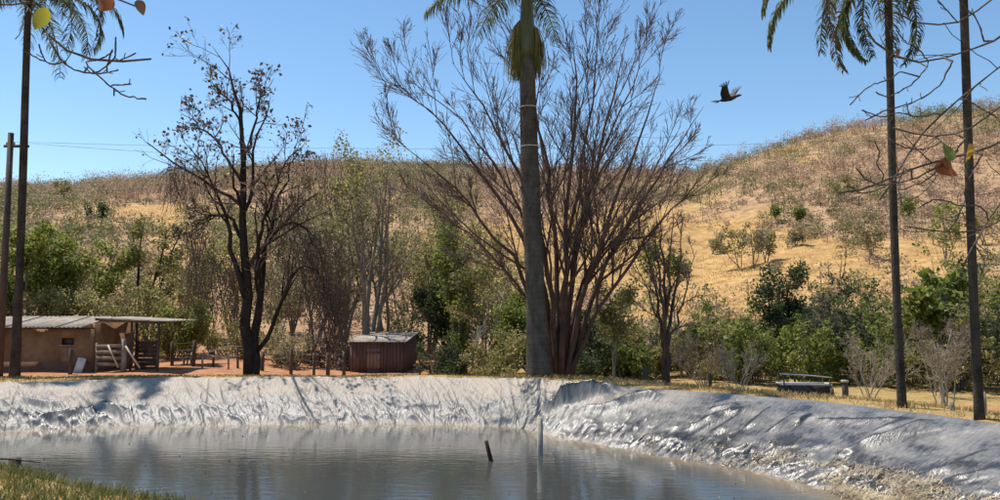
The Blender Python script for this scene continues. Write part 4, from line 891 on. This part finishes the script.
# corral panel with braces
co = thing('corral_gate', 'weathered wooden corral rails with pale diagonal braces under the lean-to', 'gate', (0, 0, 0))
yg = D - 0.55; cx0, cx1 = P(95.5, 355, yg)[0], P(121, 355, yg)[0]
for q, py in enumerate((346, 352, 358, 364.5)):
    z_ = P(100, py, yg)[2]; mb = MB(); mb.box(((cx0 + cx1) / 2, yg + 0.03, z_), (cx1 - cx0, 0.03, 0.13), M=Matrix.Rotation(0.02 * (q - 1.5), 3, 'Y')); mb.build('rail', M['wood_grey'], co, smooth=False)
for px, pt, wd in ((95, 343, .05), (122.5, 339, .12)):
    xp = P(px, 350, yg)[0]; mb = MB(); mb.tubes(np.array([[xp, yg + .12, hz - .3], [xp + .02, yg + .12, .1], [xp, yg + .12, P(px, pt, yg)[2]]]), [wd, wd * .95, wd * .9], 9); mb.build('post', M['wood_grey'], co)
for a, b in (((108, 345), (118.5, 367.5)), ((140, 368), (125.5, 346))):
    pa, pb = P(*a, yg - .06), P(*b, yg - .06); mb = MB(); mb.bar(pa, pb, 0.09, 0.05); mb.build('brace', M['wood_pale'], co, smooth=False)
# small things by the hut
xp = G(70, 32.4); mb = MB()
mb.tubes(np.array([[0, 0, -0.3], [0.01, 0, 0.5], [0, 0, 1.05]]), [0.09, 0.08, 0.08], 8); o = mb.build('wooden_post', M['wood_dark']); o.location = xp; tag(o, 'short thick weathered post standing in front of the hut wall', 'post')
xp = G(78, 33.2); mb = MB(); mb.box((0, 0.12, 0.29), (0.36, 0.03, 0.66), M=Matrix.Rotation(R(-14), 3, 'X') @ Matrix.Rotation(R(10), 3, 'Y')); o = mb.build('white_signboard', M['white_paint'], smooth=False); o.location = xp; tag(o, 'small blank white board leaning against the hut wall', 'signboard')

# --- brown plank shed
A_ = P(350.5, 341.5, 40.0); Bq = P(404, 341.5, 39.8); zf = A_[2]; C_ = P(416.5, 332.5, 43.4)
ang = math.atan2(Bq[1] - A_[1], Bq[0] - A_[0]) + R(0)
shed_w = float(np.hypot(*(Bq - A_)[:2])); dep = 3.3
sb = np.array([A_[0], A_[1], -1.0])
shed = thing('plank_shed', 'small brown plank shed with sloping grey roof behind the pond bank', 'shed', sb, R(-4.5))
hf = zf - sb[2]; hb = C_[2] - sb[2] - 0.02
mb = MB(); npk = 16; pw = shed_w / npk; rg = np.random.default_rng(2)
for q in range(npk): 
    if 5 <= q <= 8: mb.box((pw * (q + .5), 0, (hf + 1.40) / 2), (pw - 0.012, 0.03 + rg.uniform(0, .01), hf - 1.40)); mb.box((pw * (q + .5), 0.0, -.1), (pw - 0.012, 0.03, 0.3)); continue
    mb.box((pw * (q + .5), 0, hf / 2 - .1), (pw - 0.012, 0.03 + rg.uniform(0, .012), hf + .2))
mb.build('front_wall', M['wood_brown'], shed, smooth=False)
for xs_ in (0.0, shed_w):
    mb = MB(); n = 17; pd = dep / n
    for q in range(n):
        h_ = hf + (hb - hf) * (q + .5) / n - 0.03; mb.box((xs_, 0.03 + pd * (q + .5), h_ / 2 - .1), (0.03 + rg.uniform(0, .012), pd - 0.012, h_ + .2))
    mb.build('side_wall', M['wood_brown'], shed, smooth=False)
mb = MB()
for q in range(npk): mb.box((pw * (q + .5), dep + .05, hb / 2 - .13), (pw - 0.012, 0.03, hb + .18))
mb.build('back_wall', M['wood_brown'], shed, smooth=False)
dr = bpy.data.objects.new('door', None); 
mb = MB()
for q in range(4): mb.box((pw * (5.5 + q), -0.008, 0.73), (pw - 0.01, 0.035, 1.30))
door = mb.build('door', mat('door_wood', (0.19, 0.12, 0.09), (0.30, 0.20, 0.15), 3, 0.8, 0.3, 25, stretch=(3, 3, 0.3)), shed, smooth=False); bpy.data.objects.remove(dr)
for z_ in (0.3, 1.15):
    mb = MB(); mb.box((pw * 7, -0.04, z_), (pw * 3.9, 0.025, 0.09)); mb.build('ledge', M['wood_brown'], door, smooth=False)
mb = MB(); mb.box((pw * 8.6, -0.04, 0.75), (0.03, 0.03, 0.1)); mb.build('latch', M['metal_dark'], door, smooth=False)
mb = MB(); mb.box((pw * 7, -0.035, 1.47), (pw * 5, 0.03, 0.1)); mb.build('lintel', M['wood_brown'], shed, smooth=False)
for q in range(3):
    x0_ = -0.12 + (shed_w + .24) * q / 3; s_ = sheet(x0_, x0_ + (shed_w + .24) / 3 + 0.04, -0.22, hf - 0.0 + 0.01 * (q % 2), dep + .12, hb + 0.05 + 0.01 * (q % 2), 6, amp=0.010); s_.build('roof_sheet', M['roof_sheet'], shed)
mb = MB(); mb.bar((-.06, 0.06, hf - 0.06), (shed_w + .06, 0.06, hf - 0.06), 0.06, 0.06); mb.build('wall_plate', M['wood_brown'], shed, smooth=False)

# ================================================================== fences, posts, trough, pole
def fence(label, posts, hts, rad, wires, name='wire_fence', wr=0.006):
    o = thing(name, label, 'fence', posts[0]); b = np.asarray(posts[0]); rg = np.random.default_rng(len(posts))
    tops = []
    for p, h_ in zip(posts, hts):
        q = np.asarray(p) - b; l_ = rg.normal(size=2) * 0.04
        mb = MB(); mb.tubes(np.array([q + [0, 0, -0.3], q + [l_[0] / 2, l_[1] / 2, h_ / 2], q + [l_[0], l_[1], h_]]), rad * rg.uniform(0.75, 1.25) * np.array([1, .95, .9]), 7); mb.build('post', M['wood_dark'], o)
        tops.append(q + np.array([l_[0], l_[1], h_]))
    for f_ in wires:
        pts = []
        for k in range(len(posts)):
            q = np.asarray(posts[k]) - b; pts.append(q * (1 - f_) + tops[k] * f_ + np.array([0, -rad, 0]))
            if k < len(posts) - 1:
                q2 = np.asarray(posts[k + 1]) - b; m_ = (q * (1 - f_) + tops[k] * f_ + q2 * (1 - f_) + tops[k + 1] * f_) / 2; m_[2] -= 0.03; m_[1] -= rad; pts.append(m_)
        mb = MB(); mb.tubes(np.array(pts), np.full(len(pts), wr), 4); mb.build('wire', M['wire'], o)
    return o
fp = [G(x, 37.5) for x in (172, 193, 213, 238, 262, 291, 314, 328, 344)]
fence('dark post-and-wire fence on red soil from the hut towards the shed', fp, [1.15, 1.25, .9, 1.05, .9, 1.2, 1.1, 1.1, 1.15], 0.08, [0.35, 0.65, 0.92])
fp = [G(x, 38.0) for x in (420, 452, 490, 528)]
fence('wire fence with thin posts right of the shed below the grove', fp, [1.1, 1.0, 1.0, 1.0], 0.045, [0.4, 0.7, 0.93])
mb = MB(); pts = grow(np.array([[0, 0, .62], [0.2, 0, .55], [0.5, 0.1, .5]]), np.array([[1.0, 0.1, 0.1], [1, 0, .05], [1, -.1, .12]]), np.array([2.2, 1.6, 1.5]), np.array([.035, .03, .025]), 6, .08, -0.01, np.random.default_rng(4))
mb.tubes(*pts, 6); mb.tubes(np.array([[0.1, 0.0, -0.1], [0.1, 0, .3], [0.1, 0, .63]]), [.05, .05, .04], 6); mb.tubes(np.array([[1.3, 0.05, -0.1], [1.3, 0.05, .3], [1.3, .05, .72]]), [.05, .05, .04], 6)
o = mb.build('fallen_branch', M['bark_pale']); o.location = G(200, 36.6); tag(o, 'pale dead branches propped on the ground left of the drooping tree', 'branch')
def post(label, px, D, h_, r_, m_='wood_dark', py=385, cap=None):
    o = thing('wooden_post', label, 'post', G(px, D, py)); mb = MB()
    mb.tubes(np.array([[0, 0, -0.3], [0.01, 0, h_ * .5], [0.0, 0, h_]]), [r_ * 1.05, r_, r_ * .95], 9); mb.build('shaft', M[m_], o)
    if cap: mb = MB(); mb.tubes(np.array([[0, 0, h_ - .02], [0, 0, h_ + cap]]), [r_ * 1.25, r_ * 1.2], 9); mb.build('cap', M['concrete'], o)
    return o
post('short dark post just left of the slender bare tree', 645, 26.6, 0.58, 0.075)
post('tiny dark post on the bank left of the metal trough', 710, 24.6, 0.48, 0.055)
post('thick brown post with pale cap right of the metal trough', 845, 21.6, 0.50, 0.085, 'wood_dark', 395, 0.04)
post('small dark stub between the metal trough and the capped post', 832, 22.0, 0.32, 0.05, 'wood_dark', 395)
post('thin grey post beside the foot of the right-hand slim palm', 985, 17.0, 0.50, 0.03, 'wood_grey', 410)
post('small grey stump between the two slim palms', 952, 18.0, 0.2, 0.05, 'wood_grey', 410)
# water trough with frame
tb = G(804, 23.6, 395); tw = 47 / F * 23.6
tr_ = thing('feed_trough', 'long dark feed trough with light rim under a thin metal frame', 'trough', tb, R(-4))
dz = 0.10; hh = 0.36; dp = 0.55
mb = MB(); mb.box((0, -dp / 2, dz + hh / 2 - .03), (tw, 0.03, hh - .06)); mb.box((0, dp / 2, dz + hh / 2 - .03), (tw, 0.03, hh - .06)); mb.box((-tw / 2 + .015, 0, dz + hh / 2 - .03), (0.03, dp - .032, hh - .06)); mb.box((tw / 2 - .015, 0, dz + hh / 2 - .03), (0.03, dp - .032, hh - .06)); mb.box((0, 0, dz + .02), (tw - .07, dp - .032, 0.03))
mb.build('tub', M['metal_dark'], tr_, smooth=False)
mb = MB(); zt = dz + hh - .035
mb.box((0, -dp / 2, zt), (tw + .04, 0.07, 0.05)); mb.box((0, dp / 2, zt), (tw + .04, 0.07, 0.05)); mb.box((-tw / 2, 0, zt - .002), (0.07, dp - .072, 0.046)); mb.box((tw / 2, 0, zt - .002), (0.07, dp - .072, 0.046)); mb.build('rim', M['metal_pale'], tr_, smooth=False)
mb = MB(); mb.box((0, 0, dz + hh - .12), (tw - .07, dp - .034, 0.02)); mb.build('feed', M['straw'], tr_, smooth=False)
for sx in (-1, 1):
    for sy in (-1, 1):
        mb = MB(); mb.tubes(np.array([[sx * (tw / 2 - .05), sy * (dp / 2 + .03), -.2], [sx * (tw / 2 - .05), sy * (dp / 2 + .03), .72 if sx < 0 else .62]]), [.02, .02], 6); mb.build('leg', M['metal_dark'], tr_)
for sy in (-1, 1):
    mb = MB(); mb.tubes(np.array([[-tw / 2 - .08, sy * (dp / 2 + .03), .735], [0, sy * (dp / 2 + .03), .70], [tw / 2 + .02, sy * (dp / 2 + .03), .635]]), [.018] * 3, 6); mb.build('rail', M['metal_pale'] if sy < 0 else M['metal_dark'], tr_)
# utility poles and wires
def upole(label, loc, top, arm):
    o = thing('utility_pole', label, 'utility pole', loc); h_ = top - loc[2]; mb = MB(); mb.tubes(np.array([[0, 0, -.5], [0, 0, h_ * .5], [0, 0, h_]]), [.15, .13, .11], 12); mb.build('pole', M['wood_dark'], o)
    mb = MB(); mb.box((0.25, 0, h_ - arm), (1.0, 0.1, 0.1)); mb.build('crossarm', M['wood_dark'], o, smooth=False)
    for x_ in (-.15, .15, .6):
        mb = MB(); mb.tubes(np.array([[x_, 0, h_ - arm + .04], [x_, 0, h_ - arm + .1], [x_, 0, h_ - arm + .17]]), [.03, .045, .03], 8); mb.build('insulator', M['concrete'], o)
    return np.array([loc[0] + .6, loc[1], top - arm + .17])
g1 = G(-1, 31.5); u1 = upole('dark wooden utility pole with crossarm cut by the left edge', g1, P(0, 133, 31.5)[2], .55)
g2 = np.array([33.0, 44.0, 0]); g2[2] = H(33.0, 44.0); u2 = upole('wooden utility pole far to the right past the slim palms', g2, 13.2, .55)
for nm, dx, dzz, lb in (('overhead_wire', 0.0, 0.0, 'thin overhead power wire crossing the sky, the upper one'), ('overhead_wire', -0.45, 0.0, 'thin overhead power wire crossing the sky, the lower one')):
    t = np.linspace(0, 1, 40)[:, None]; sag = 0.7 if dx == 0 else 1.5
    a_ = u1 + np.array([dx, 0, dzz]); b__ = u2 + np.array([dx, 0, dzz]); pts = a_ * (1 - t) + b__ * t; pts[:, 2] -= (4 * t * (1 - t))[:, 0] * sag
    mb = MB(); mb.tubes(pts, np.full(40, 0.007), 4); o = mb.build(nm, M['wire']); tag(o, lb, 'wire')
# posts standing in the pond
def pond_post(label, px, py_top, D_, r_, m_, lean=0.0, name='pond_post', bottom=-1.9):
    t_ = P(px, py_top, D_); o = thing(name, label, 'post', (t_[0], t_[1], WATER_Z)); mb = MB()
    mb.tubes(np.array([[-lean * .7, 0, -0.75], [0, 0, 0], [lean * (t_[2] - WATER_Z), 0, t_[2] - WATER_Z]]), [r_, r_, r_ * .9], 8); mb.build('shaft', M[m_], o); return o
pond_post('pale concrete post standing in the water near the centre', 540, 417.5, 18.9, 0.075, 'concrete')
pond_post('short dark post in the water by the near grassy bank', 15, 458, 17.6, 0.14, 'wood_dark')
pond_post('thin leaning stick poking out of the water left of the concrete post', 491, 441, 18.2, 0.05, 'bark_dark', -0.25, 'leaning_stick')
mb = MB(); pts = grow(np.array([[-.75, 0, .33]]), np.array([[1.0, 0, .06]]), np.array([1.6]), np.array([.03]), 8, .05, 0, np.random.default_rng(3)); mb.tubes(*pts, 6)
t_ = P(15, 458, 17.6); o = mb.build('floating_branch', M['bark_dark']); o.location = (t_[0], t_[1] - .2, t_[2] - .33); tag(o, 'thin dark branch lying across the short post in the water', 'branch')

# ================================================================== flying bird
bc = P(729.5, 98.5, 26.0)
bird = thing('bird', 'black bird with raised fingered wings gliding in the blue sky', 'bird', bc)
M['feather'] = mat('feather', (0.012, 0.012, 0.013), (0.03, 0.028, 0.028), 9, 0.6)
mb = MB(); t = np.linspace(0, 1, 15); bx = -0.28 + 0.62 * t
rr_ = np.interp(t, [0, .06, .25, .5, .68, .76, .85, .93, 1], [.015, .04, .075, .085, .065, .042, .045, .028, .006]); zc_ = np.interp(t, [0, .5, .75, .9, 1], [.0, 0, .025, .03, .015])
pt_ = np.stack([bx, np.zeros(15), zc_], 1); mb.tubes(pt_, rr_, 12); mb.build('body', M['feather'], bird)
mb = MB()
for k in range(5):
    s_ = (k - 2) * 0.09; mb.add([[-.24, -.02 + k * .002 - .02, 0.004 * k], [-.24, .03, 0.004 * k], [-.46, .03 + s_ * 1.2, -.01 + .004 * k], [-.46, -.02 + s_ * 1.2, -.01 + .004 * k]], [[0, 1, 2, 3]])
mb.build('tail', M['feather'], bird, smooth=False)
for s_, yaw in ((-1, 0.0), (1, 0.12)):
    mb = MB(); u = np.linspace(0, 1, 8)
    span = [np.array([0.06 + .06 * a - (.0), s_ * (.05 + .42 * a - .1 * a * a), .02 + .30 * a ** 1.2]) for a in u]
    lead = np.array(span); ch = np.interp(u, [0, .5, 1], [.25, .24, .15])
    trail = lead - np.stack([ch, np.zeros(8), np.zeros(8) + .01], 1); v = np.concatenate([lead, trail, lead + [0, 0, .012], trail + [0, 0, .006]]); i = np.arange(7)
    mb.v.append(v); mb.n = len(v); mb.f = [np.stack([i, i + 1, 9 + i, 8 + i], 1), np.stack([16 + i, 24 + i, 25 + i, 17 + i], 1), np.stack([i, 16 + i, 17 + i, i + 1], 1), np.stack([8 + i, 9 + i, 25 + i, 24 + i], 1)]
    wg = mb.build('wing', M['feather'], bird); 
    for k in range(6):
        a0 = lead[-1] * (1 - k / 5) + trail[-1] * (k / 5) + np.array([0, 0, -.01]); d_ = nrm(np.array([.18 - .13 * k, s_ * .12, .30])); ln = .17 - .012 * k; sd2 = np.array([.016, 0, 0])
        mb = MB(); mb.add([a0 - sd2, a0 + sd2, a0 + d_ * ln * .6 + sd2, a0 + d_ * ln * .6 - sd2, a0 + d_ * ln], [[0, 1, 2, 3], [3, 2, 4, 4]]); mb.build('primary_feather', M['feather'], wg, smooth=False)
bird.rotation_euler = (R(2), R(-2), R(-42)); bird.scale = (1.3, 1.15, 1.1)

# ================================================================== near trees whose branches hang into the picture
def bigleaf(L, wd, curl, m_, parent, loc, rot):
    n = 9; t = np.linspace(0, 1, n); wp = wd * np.sin(math.pi * t ** 0.8) ** 0.8; x_ = L * t; z_ = -curl * t ** 2 * L
    mb = MB(); v = np.concatenate([np.stack([x_, -wp, z_ + wp * .35], 1), np.stack([x_, 0 * t, z_], 1), np.stack([x_, wp, z_ + wp * .35], 1)]); i = np.arange(n - 1)
    mb.v.append(v); mb.n = len(v); mb.f = [np.stack([i, i + 1, n + i + 1, n + i], 1), np.stack([n + i, n + i + 1, 2 * n + i + 1, 2 * n + i], 1)]
    o = mb.build('leaf', m_, parent); o.location = [float(q) for q in loc]; o.rotation_euler = rot; return o
leafmat('leaf_rust', (0.20, 0.065, 0.022), (0.36, 0.14, 0.05), tr=0.35, isl=0.1); leafmat('leaf_yellow', (0.30, 0.28, 0.03), (0.48, 0.46, 0.06), tr=0.5, isl=0.1); leafmat('leaf_fresh', (0.13, 0.17, 0.03), (0.25, 0.3, 0.08), tr=0.5, isl=0.1); leafmat('leaf_orange', (0.36, 0.20, 0.03), (0.5, 0.32, 0.07), tr=0.4, isl=0.1)
def near_tree(label, tb_, limbs, r_trunk, htop, tw, name='overhanging_tree', mats=('twig_near', 'twig_near')):
    """tb_ trunk base (outside the frame); limbs: (px polyline, base radius, D start, D end, joins the trunk?)"""
    o = thing(name, label, 'tree', tb_); rg = np.random.default_rng(int(abs(tb_[0]) * 10)); tr = MB(); cr = MB(); done = []
    tpz = np.array([0.15, .1, htop - tb_[2]]); t = np.linspace(0, 1, 12)[:, None]; tr.tubes(np.array([0, 0, -.2]) * (1 - t) + tpz * t + np.sin(t * 5) * np.array([.08, .05, 0]), (r_trunk * (1 - .55 * t[:, 0])), 12)
    for pts, r_, d0, d1, join in limbs:
        k = len(pts); q = [P(x, y, d0 + (d1 - d0) * j / (k - 1)) - tb_ for j, (x, y) in enumerate(pts)]
        if join is not None:
            ja = np.array([0, 0, -.2]) * (1 - join) + tpz * join + math.sin(join * 5) * np.array([.08, .05, 0]); q = [ja, (ja * .55 + q[0] * .45) + np.array([0, 0, .08])] + q
        n = 18; q = poly(q, n); rr_ = np.maximum(r_ * .9 * (1 - np.linspace(0, 1, n)) ** .6, r_ * 0.2 + 0.0034); rr_ *= 1 + .16 * rg.normal(size=n).clip(-1, 1)
        q[2:-1] += rg.normal(size=(n - 3, 3)) * min(0.0045, 0.10 * float(np.linalg.norm(q[-1] - q[0])) / n)
        if join is None and done:
            al_ = np.concatenate(done); q[0] = al_[np.argmin(((al_ - q[0]) ** 2).sum(1))]
        done.append(q)
        cr = tr if join is not None else MB(); cr.tubes(q, rr_, 6)
        sp_ = spawn(q[None], np.minimum(rr_, .007)[None], tw, 0.55 if join is not None else 0.25, 0.95, 0.75, 0.16, rg, 0.6, 0.04)
        p_, w_ = grow(*sp_, 5, 0.12, 0.10, rg, 0.35); cr.tubes(p_, np.maximum(w_, 0.0027), 5)
        if join is None: cr.build('branch', M[mats[1]], o)
    tr.build('trunk', M[mats[0]], o)
    return o
M['twig_near'] = mat('twig_near', (0.045, 0.035, 0.028), (0.11, 0.088, 0.07), 14, 0.85, 0.3, 60)
tbr = np.array([5.1, 5.6, 0.0]); tbr[2] = H(5.1, 5.6) if rim_sd([5.1], [5.6])[0] > 0 else 0
D0 = 5.4
LR = [([(1010, 142), (985, 150), (950, 158), (915, 166), (885, 176), (862, 197), (838, 193)], .018, D0, 4.9, 0.62), ([(1010, 36), (985, 45), (955, 55), (930, 64), (905, 70), (885, 62), (872, 40), (860, 20)], .018, D0, 5.3, 0.78),
      ([(1010, 100), (985, 120), (968, 135), (945, 140), (915, 135), (893, 128)], .012, D0, 5.1, 0.66), ([(1010, 190), (990, 215), (975, 245), (965, 262)], .012, D0, 5.0, 0.58),
      ([(1010, -20), (985, 10), (960, 25), (935, 30), (915, 26), (895, 12)], .013, D0, 5.2, 0.84), ([(1010, 215), (992, 228), (970, 237), (948, 228), (930, 236), (905, 226)], .008, D0, 5.0, 0.55),
      ([(1010, 60), (985, 78), (965, 98), (940, 112), (920, 132), (905, 165), (880, 200)], .012, D0, 5.0, 0.72),
      ([(950, 158), (930, 172), (905, 182), (880, 186), (864, 180), (856, 168)], .008, 5.1, 5.0, None), ([(915, 166), (895, 180), (878, 190), (860, 194), (850, 186)], .006, 5.0, 4.9, None), ([(985, 150), (968, 180), (962, 210), (948, 232)], .007, 5.2, 5.0, None),
      ([(930, 64), (915, 82), (900, 92), (885, 98), (876, 92)], .006, 5.3, 5.1, None), ([(905, 70), (888, 80), (868, 86), (850, 105)], .006, 5.3, 5.2, None), ([(955, 55), (945, 78), (928, 95), (908, 105), (884, 110), (866, 120)], .008, 5.3, 5.1, None),
      ([(985, 45), (978, 20), (962, 5), (955, -12)], .007, 5.4, 5.3, None), ([(968, 135), (958, 150), (940, 168), (925, 182), (900, 190)], .007, 5.2, 5.1, None), ([(945, 140), (925, 150), (905, 148), (890, 140)], .005, 5.1, 5.0, None),
      ([(885, 62), (898, 50), (890, 35), (894, 25)], .005, 5.3, 5.3, None), ([(975, 245), (985, 262), (978, 285)], .005, 5.1, 5.0, None), ([(990, 215), (978, 205), (960, 206), (938, 198), (922, 205)], .006, 5.2, 5.0, None),
      ([(905, 165), (898, 185), (902, 205)], .004, 5.0, 5.0, None), ([(940, 112), (918, 118), (898, 112), (880, 118), (862, 110)], .006, 5.1, 5.0, None), ([(930, 64), (918, 48), (905, 42), (896, 30)], .005, 5.3, 5.2, None), ([(960, 25), (945, 8), (930, -8)], .005, 5.3, 5.3, None),
      ([(965, 98), (980, 108), (998, 118)], .005, 5.2, 5.2, None), ([(885, 176), (876, 165), (880, 152), (874, 140)], .004, 5.0, 5.0, None)]
nt_ = near_tree('leafless knobbly tree at the right, its twigs reaching across the slim palms', tbr, LR, 0.13, 7.0, 4)
q = lambda px, py, D_: P(px, py, D_) - tbr
bigleaf(.16, .05, .5, M['leaf_fresh'], nt_, q(948, 162, 5.08), (R(80), R(-75), R(20)))
bigleaf(.15, .042, .9, M['leaf_rust'], nt_, q(940, 160, 5.08), (R(60), R(25), R(-10))); bigleaf(.13, .04, .7, M['leaf_rust'], nt_, q(936, 163, 5.08), (R(-70), R(35), R(15))); bigleaf(.10, .03, .9, M['leaf_rust'], nt_, q(944, 166, 5.08), (R(20), R(50), R(160)))
bigleaf(.12, .035, .4, M['leaf_orange'], nt_, q(969, 143, 5.15), (R(90), R(80), R(20))); bigleaf(.07, .025, .5, M['leaf_brown'], nt_, q(897, 48, 5.3), (R(60), R(80), 0))
tbl = np.array([-4.6, 4.6, 0.0]); tbl[2] = H(-4.6, 4.6)
D0 = 4.4
LF = [([(-60, -60), (-10, -30), (25, 0), (42, 25), (52, 45), (68, 60), (85, 64), (108, 65), (132, 58), (151, 59)], .016, D0, 4.3, 0.80), ([(52, 45), (62, 62), (78, 72), (95, 74), (106, 68), (112, 50)], .007, 4.35, 4.25, None), ([(68, 60), (55, 65), (40, 60), (23, 50)], .006, 4.3, 4.3, None),
      ([(46, 62), (41, 52), (39, 44)], .004, 4.3, 4.3, None), ([(85, 64), (97, 74), (108, 84), (122, 95), (135, 98), (146, 99)], .006, 4.3, 4.2, None), ([(112, 85), (122, 85), (131, 84)], .004, 4.25, 4.2, None), ([(108, 65), (115, 58), (116, 37)], .005, 4.3, 4.3, None), ([(118, 61), (128, 57), (136, 53)], .004, 4.3, 4.3, None),
      ([(84, 62), (98, 60), (107, 56), (113, 51)], .004, 4.3, 4.3, None), ([(95, 74), (106, 73), (118, 70)], .004, 4.25, 4.2, None), ([(114, 88), (114, 96)], .003, 4.2, 4.2, None), ([(107, 66), (107, 72)], .003, 4.25, 4.25, None), ([(92, 74), (84, 67)], .003, 4.25, 4.25, None),
      ([(-40, -80), (20, -45), (70, -22), (105, -8), (122, 0), (135, 6)], .011, D0, 4.3, 0.86), ([(-60, -20), (-20, 5), (6, 8), (22, 5), (30, 2)], .008, D0, 4.3, 0.74)]
nl_ = near_tree('near tree at the left with bare twig and yellow leaf hanging before the palm', tbl, LF, 0.13, 6.2, 1)
q = lambda px, py, D_: P(px, py, D_) - tbl
bigleaf(.155, .042, .3, M['leaf_yellow'], nl_, q(47, 7, 4.25), (R(70), R(68), R(190))); bigleaf(.12, .04, .6, M['leaf_rust'], nl_, q(112, -4, 4.3), (R(70), R(60), R(190))); bigleaf(.08, .03, .5, M['leaf_brown'], nl_, q(137, 0, 4.3), (R(70), R(60), R(10)))

# ================================================================== grass, straw and floating litter
def blades(x, y, z, h_, wd, rng, lean=0.5):
    n = len(x); a = rng.uniform(0, 2 * math.pi, n); hh_ = h_ * rng.uniform(.45, 1.25, n); b0_ = np.stack([x, y, z - .01], 1); s_ = np.stack([np.cos(a), np.sin(a), 0 * a], 1) * wd
    l_ = rng.normal(size=(n, 3)) * lean; l_[:, 2] = 1; l_ = nrm(l_) * hh_[:, None]; mid = b0_ + l_ * .55; tip = b0_ + l_ + np.stack([rng.normal(size=n), rng.normal(size=n), -np.abs(rng.normal(size=n)) * .5], 1) * (hh_ * .22)[:, None]
    v = np.stack([b0_ - s_, b0_ + s_, mid + s_ * .7, mid - s_ * .7, tip], 1); i = np.arange(n)[:, None] * 5
    return v, np.concatenate([i + [[0, 1, 2, 3]], i + [[3, 2, 4, 4]]])
rng = np.random.default_rng(9)
def scatter(n, x0, x1, y0, y1, cond, cl=1.2, thr=0.42):
    x = rng.uniform(x0, x1, n); y = rng.uniform(y0, y1, n); s_ = rim_sd(x, y); k = cond(x, y, s_) & (fbm(x / cl, y / cl, 17, 3) + rng.normal(size=n) * .08 > thr); return x[k], y[k]
# near bank, bottom left
x, y = scatter(110000, -12, 3, 5.5, 12.8, lambda x, y, s: (s > 0.08) & (s < 3.0) & (y < 13), 0.5, 0.25); v, f = blades(x, y, terrain(x, y), .15, .006, rng); mb = MB(); mb.add(v, f)
o = mb.build('grass', M['grass_mix']); tag(o, 'short yellowing grass on the near bank at the lower left', 'grass', kind='stuff')
# far rim, right and behind
x, y = scatter(90000, 0, 24, 13, 33, lambda x, y, s: (s > 0.62) & (s < 9) & (x > -1), 1.3, 0.42); v, f = blades(x, y, terrain(x, y), .16, .011, rng); mb = MB(); mb.add(v, f)
o = mb.build('grass', M['grass_dry']); tag(o, 'dry golden grass along the right bank behind the liner', 'grass', kind='stuff')
x, y = scatter(45000, -26, 1, 24, 33, lambda x, y, s: (s > 0.62) & (s < 3.2), 1.3, 0.40); v, f = blades(x, y, terrain(x, y), .08, .011, rng); mb = MB(); mb.add(v, f)
o = mb.build('grass', M['grass_mix']); tag(o, 'thin dry grass along the far bank in front of the hut and shed', 'grass', kind='stuff')
# straw washed up on the right slope
si = []
cand = np.argwhere(((sv > 0.42) & (sv < 1.03))[None, :] & (rightness > 0.6)[:, None] & (LC[:, 1] > 11)[:, None])
wgt = np.array([(sv[j] - .38) ** 4.5 for _, j in cand]) * np.clip(1.25 - (np.array([LC[i, 1] for i, _ in cand]) - 12) / 6.5, .05, 1.2) * sstep(.30, .62, fbm(A2[cand[:, 0], cand[:, 1]] / .9, V2[cand[:, 0], cand[:, 1]] / .3, 33, 3))
wgt /= wgt.sum(); pk = cand[rng.choice(len(cand), 24000, p=wgt)]
c = np.stack([X3[pk[:, 0], pk[:, 1]], Y3[pk[:, 0], pk[:, 1]], Z3[pk[:, 0], pk[:, 1]]], 1) + rng.normal(size=(len(pk), 3)) * [.12, .12, .003] + [0, 0, .010]
a = rng.uniform(0, 2 * math.pi, len(pk)); nx_ = nin[pk[:, 0]]; d_ = np.stack([np.cos(a), np.sin(a), 0 * a], 1); d_[:, 2] = -(d_[:, 0] * nx_[:, 0] + d_[:, 1] * nx_[:, 1]) * .42 + rng.normal(size=len(a)) * .08; d_ = nrm(d_)
e_ = nrm(np.cross(d_, [0, 0, 1.0])); ln = rng.uniform(.015, .09, (len(a), 1)); wd = rng.uniform(.0025, .0065, (len(a), 1)) 
v = np.stack([c - d_ * ln - e_ * wd, c - d_ * ln + e_ * wd, c + d_ * ln + e_ * wd, c + d_ * ln - e_ * wd], 1); mb = MB(); mb.add(v, np.arange(len(a) * 4).reshape(-1, 4))
o = mb.build('straw_litter', M['straw']); tag(o, 'pale straw and dead leaves washed up along the right water edge', 'straw', kind='stuff')
# flecks floating on the water
n = 70; t_ = rng.random(n); x = rng.uniform(-11, 5, n); y = rng.uniform(13, 23.5, n); k = rim_sd(x, y) < -3.0; x, y = x[k], y[k]
c = np.stack([x, y, np.full(len(x), WATER_Z + .012)], 1); mb = MB(); mb.leaves(c, .055, rng, 1.4, 1.0, 0.0); o = mb.build('floating_flecks', M['wood_pale']); tag(o, 'small dead leaves and flecks floating on the pond', 'flecks', kind='stuff')
# tussocks of dry pasture on the golden slope
n = 60000; d = rng.uniform(50, 150, n); u = rng.uniform(-0.1, 0.75, n); x = u * d; y = d; z = terrain(x, y); g = cover(x, y, z)
k = (g > 0.45) & (fbm(x / 2.5, y / 2.5, 19, 3) + rng.normal(size=n) * .06 > .44); x, y, z = x[k], y[k], z[k]
v, f = blades(x, y, z, .34, .05, rng, 0.6); mb = MB(); mb.add(v, f); o = mb.build('pasture_grass', M['grass_dry']); tag(o, 'tufts of dry golden pasture grass on the far slope', 'grass', kind='stuff')
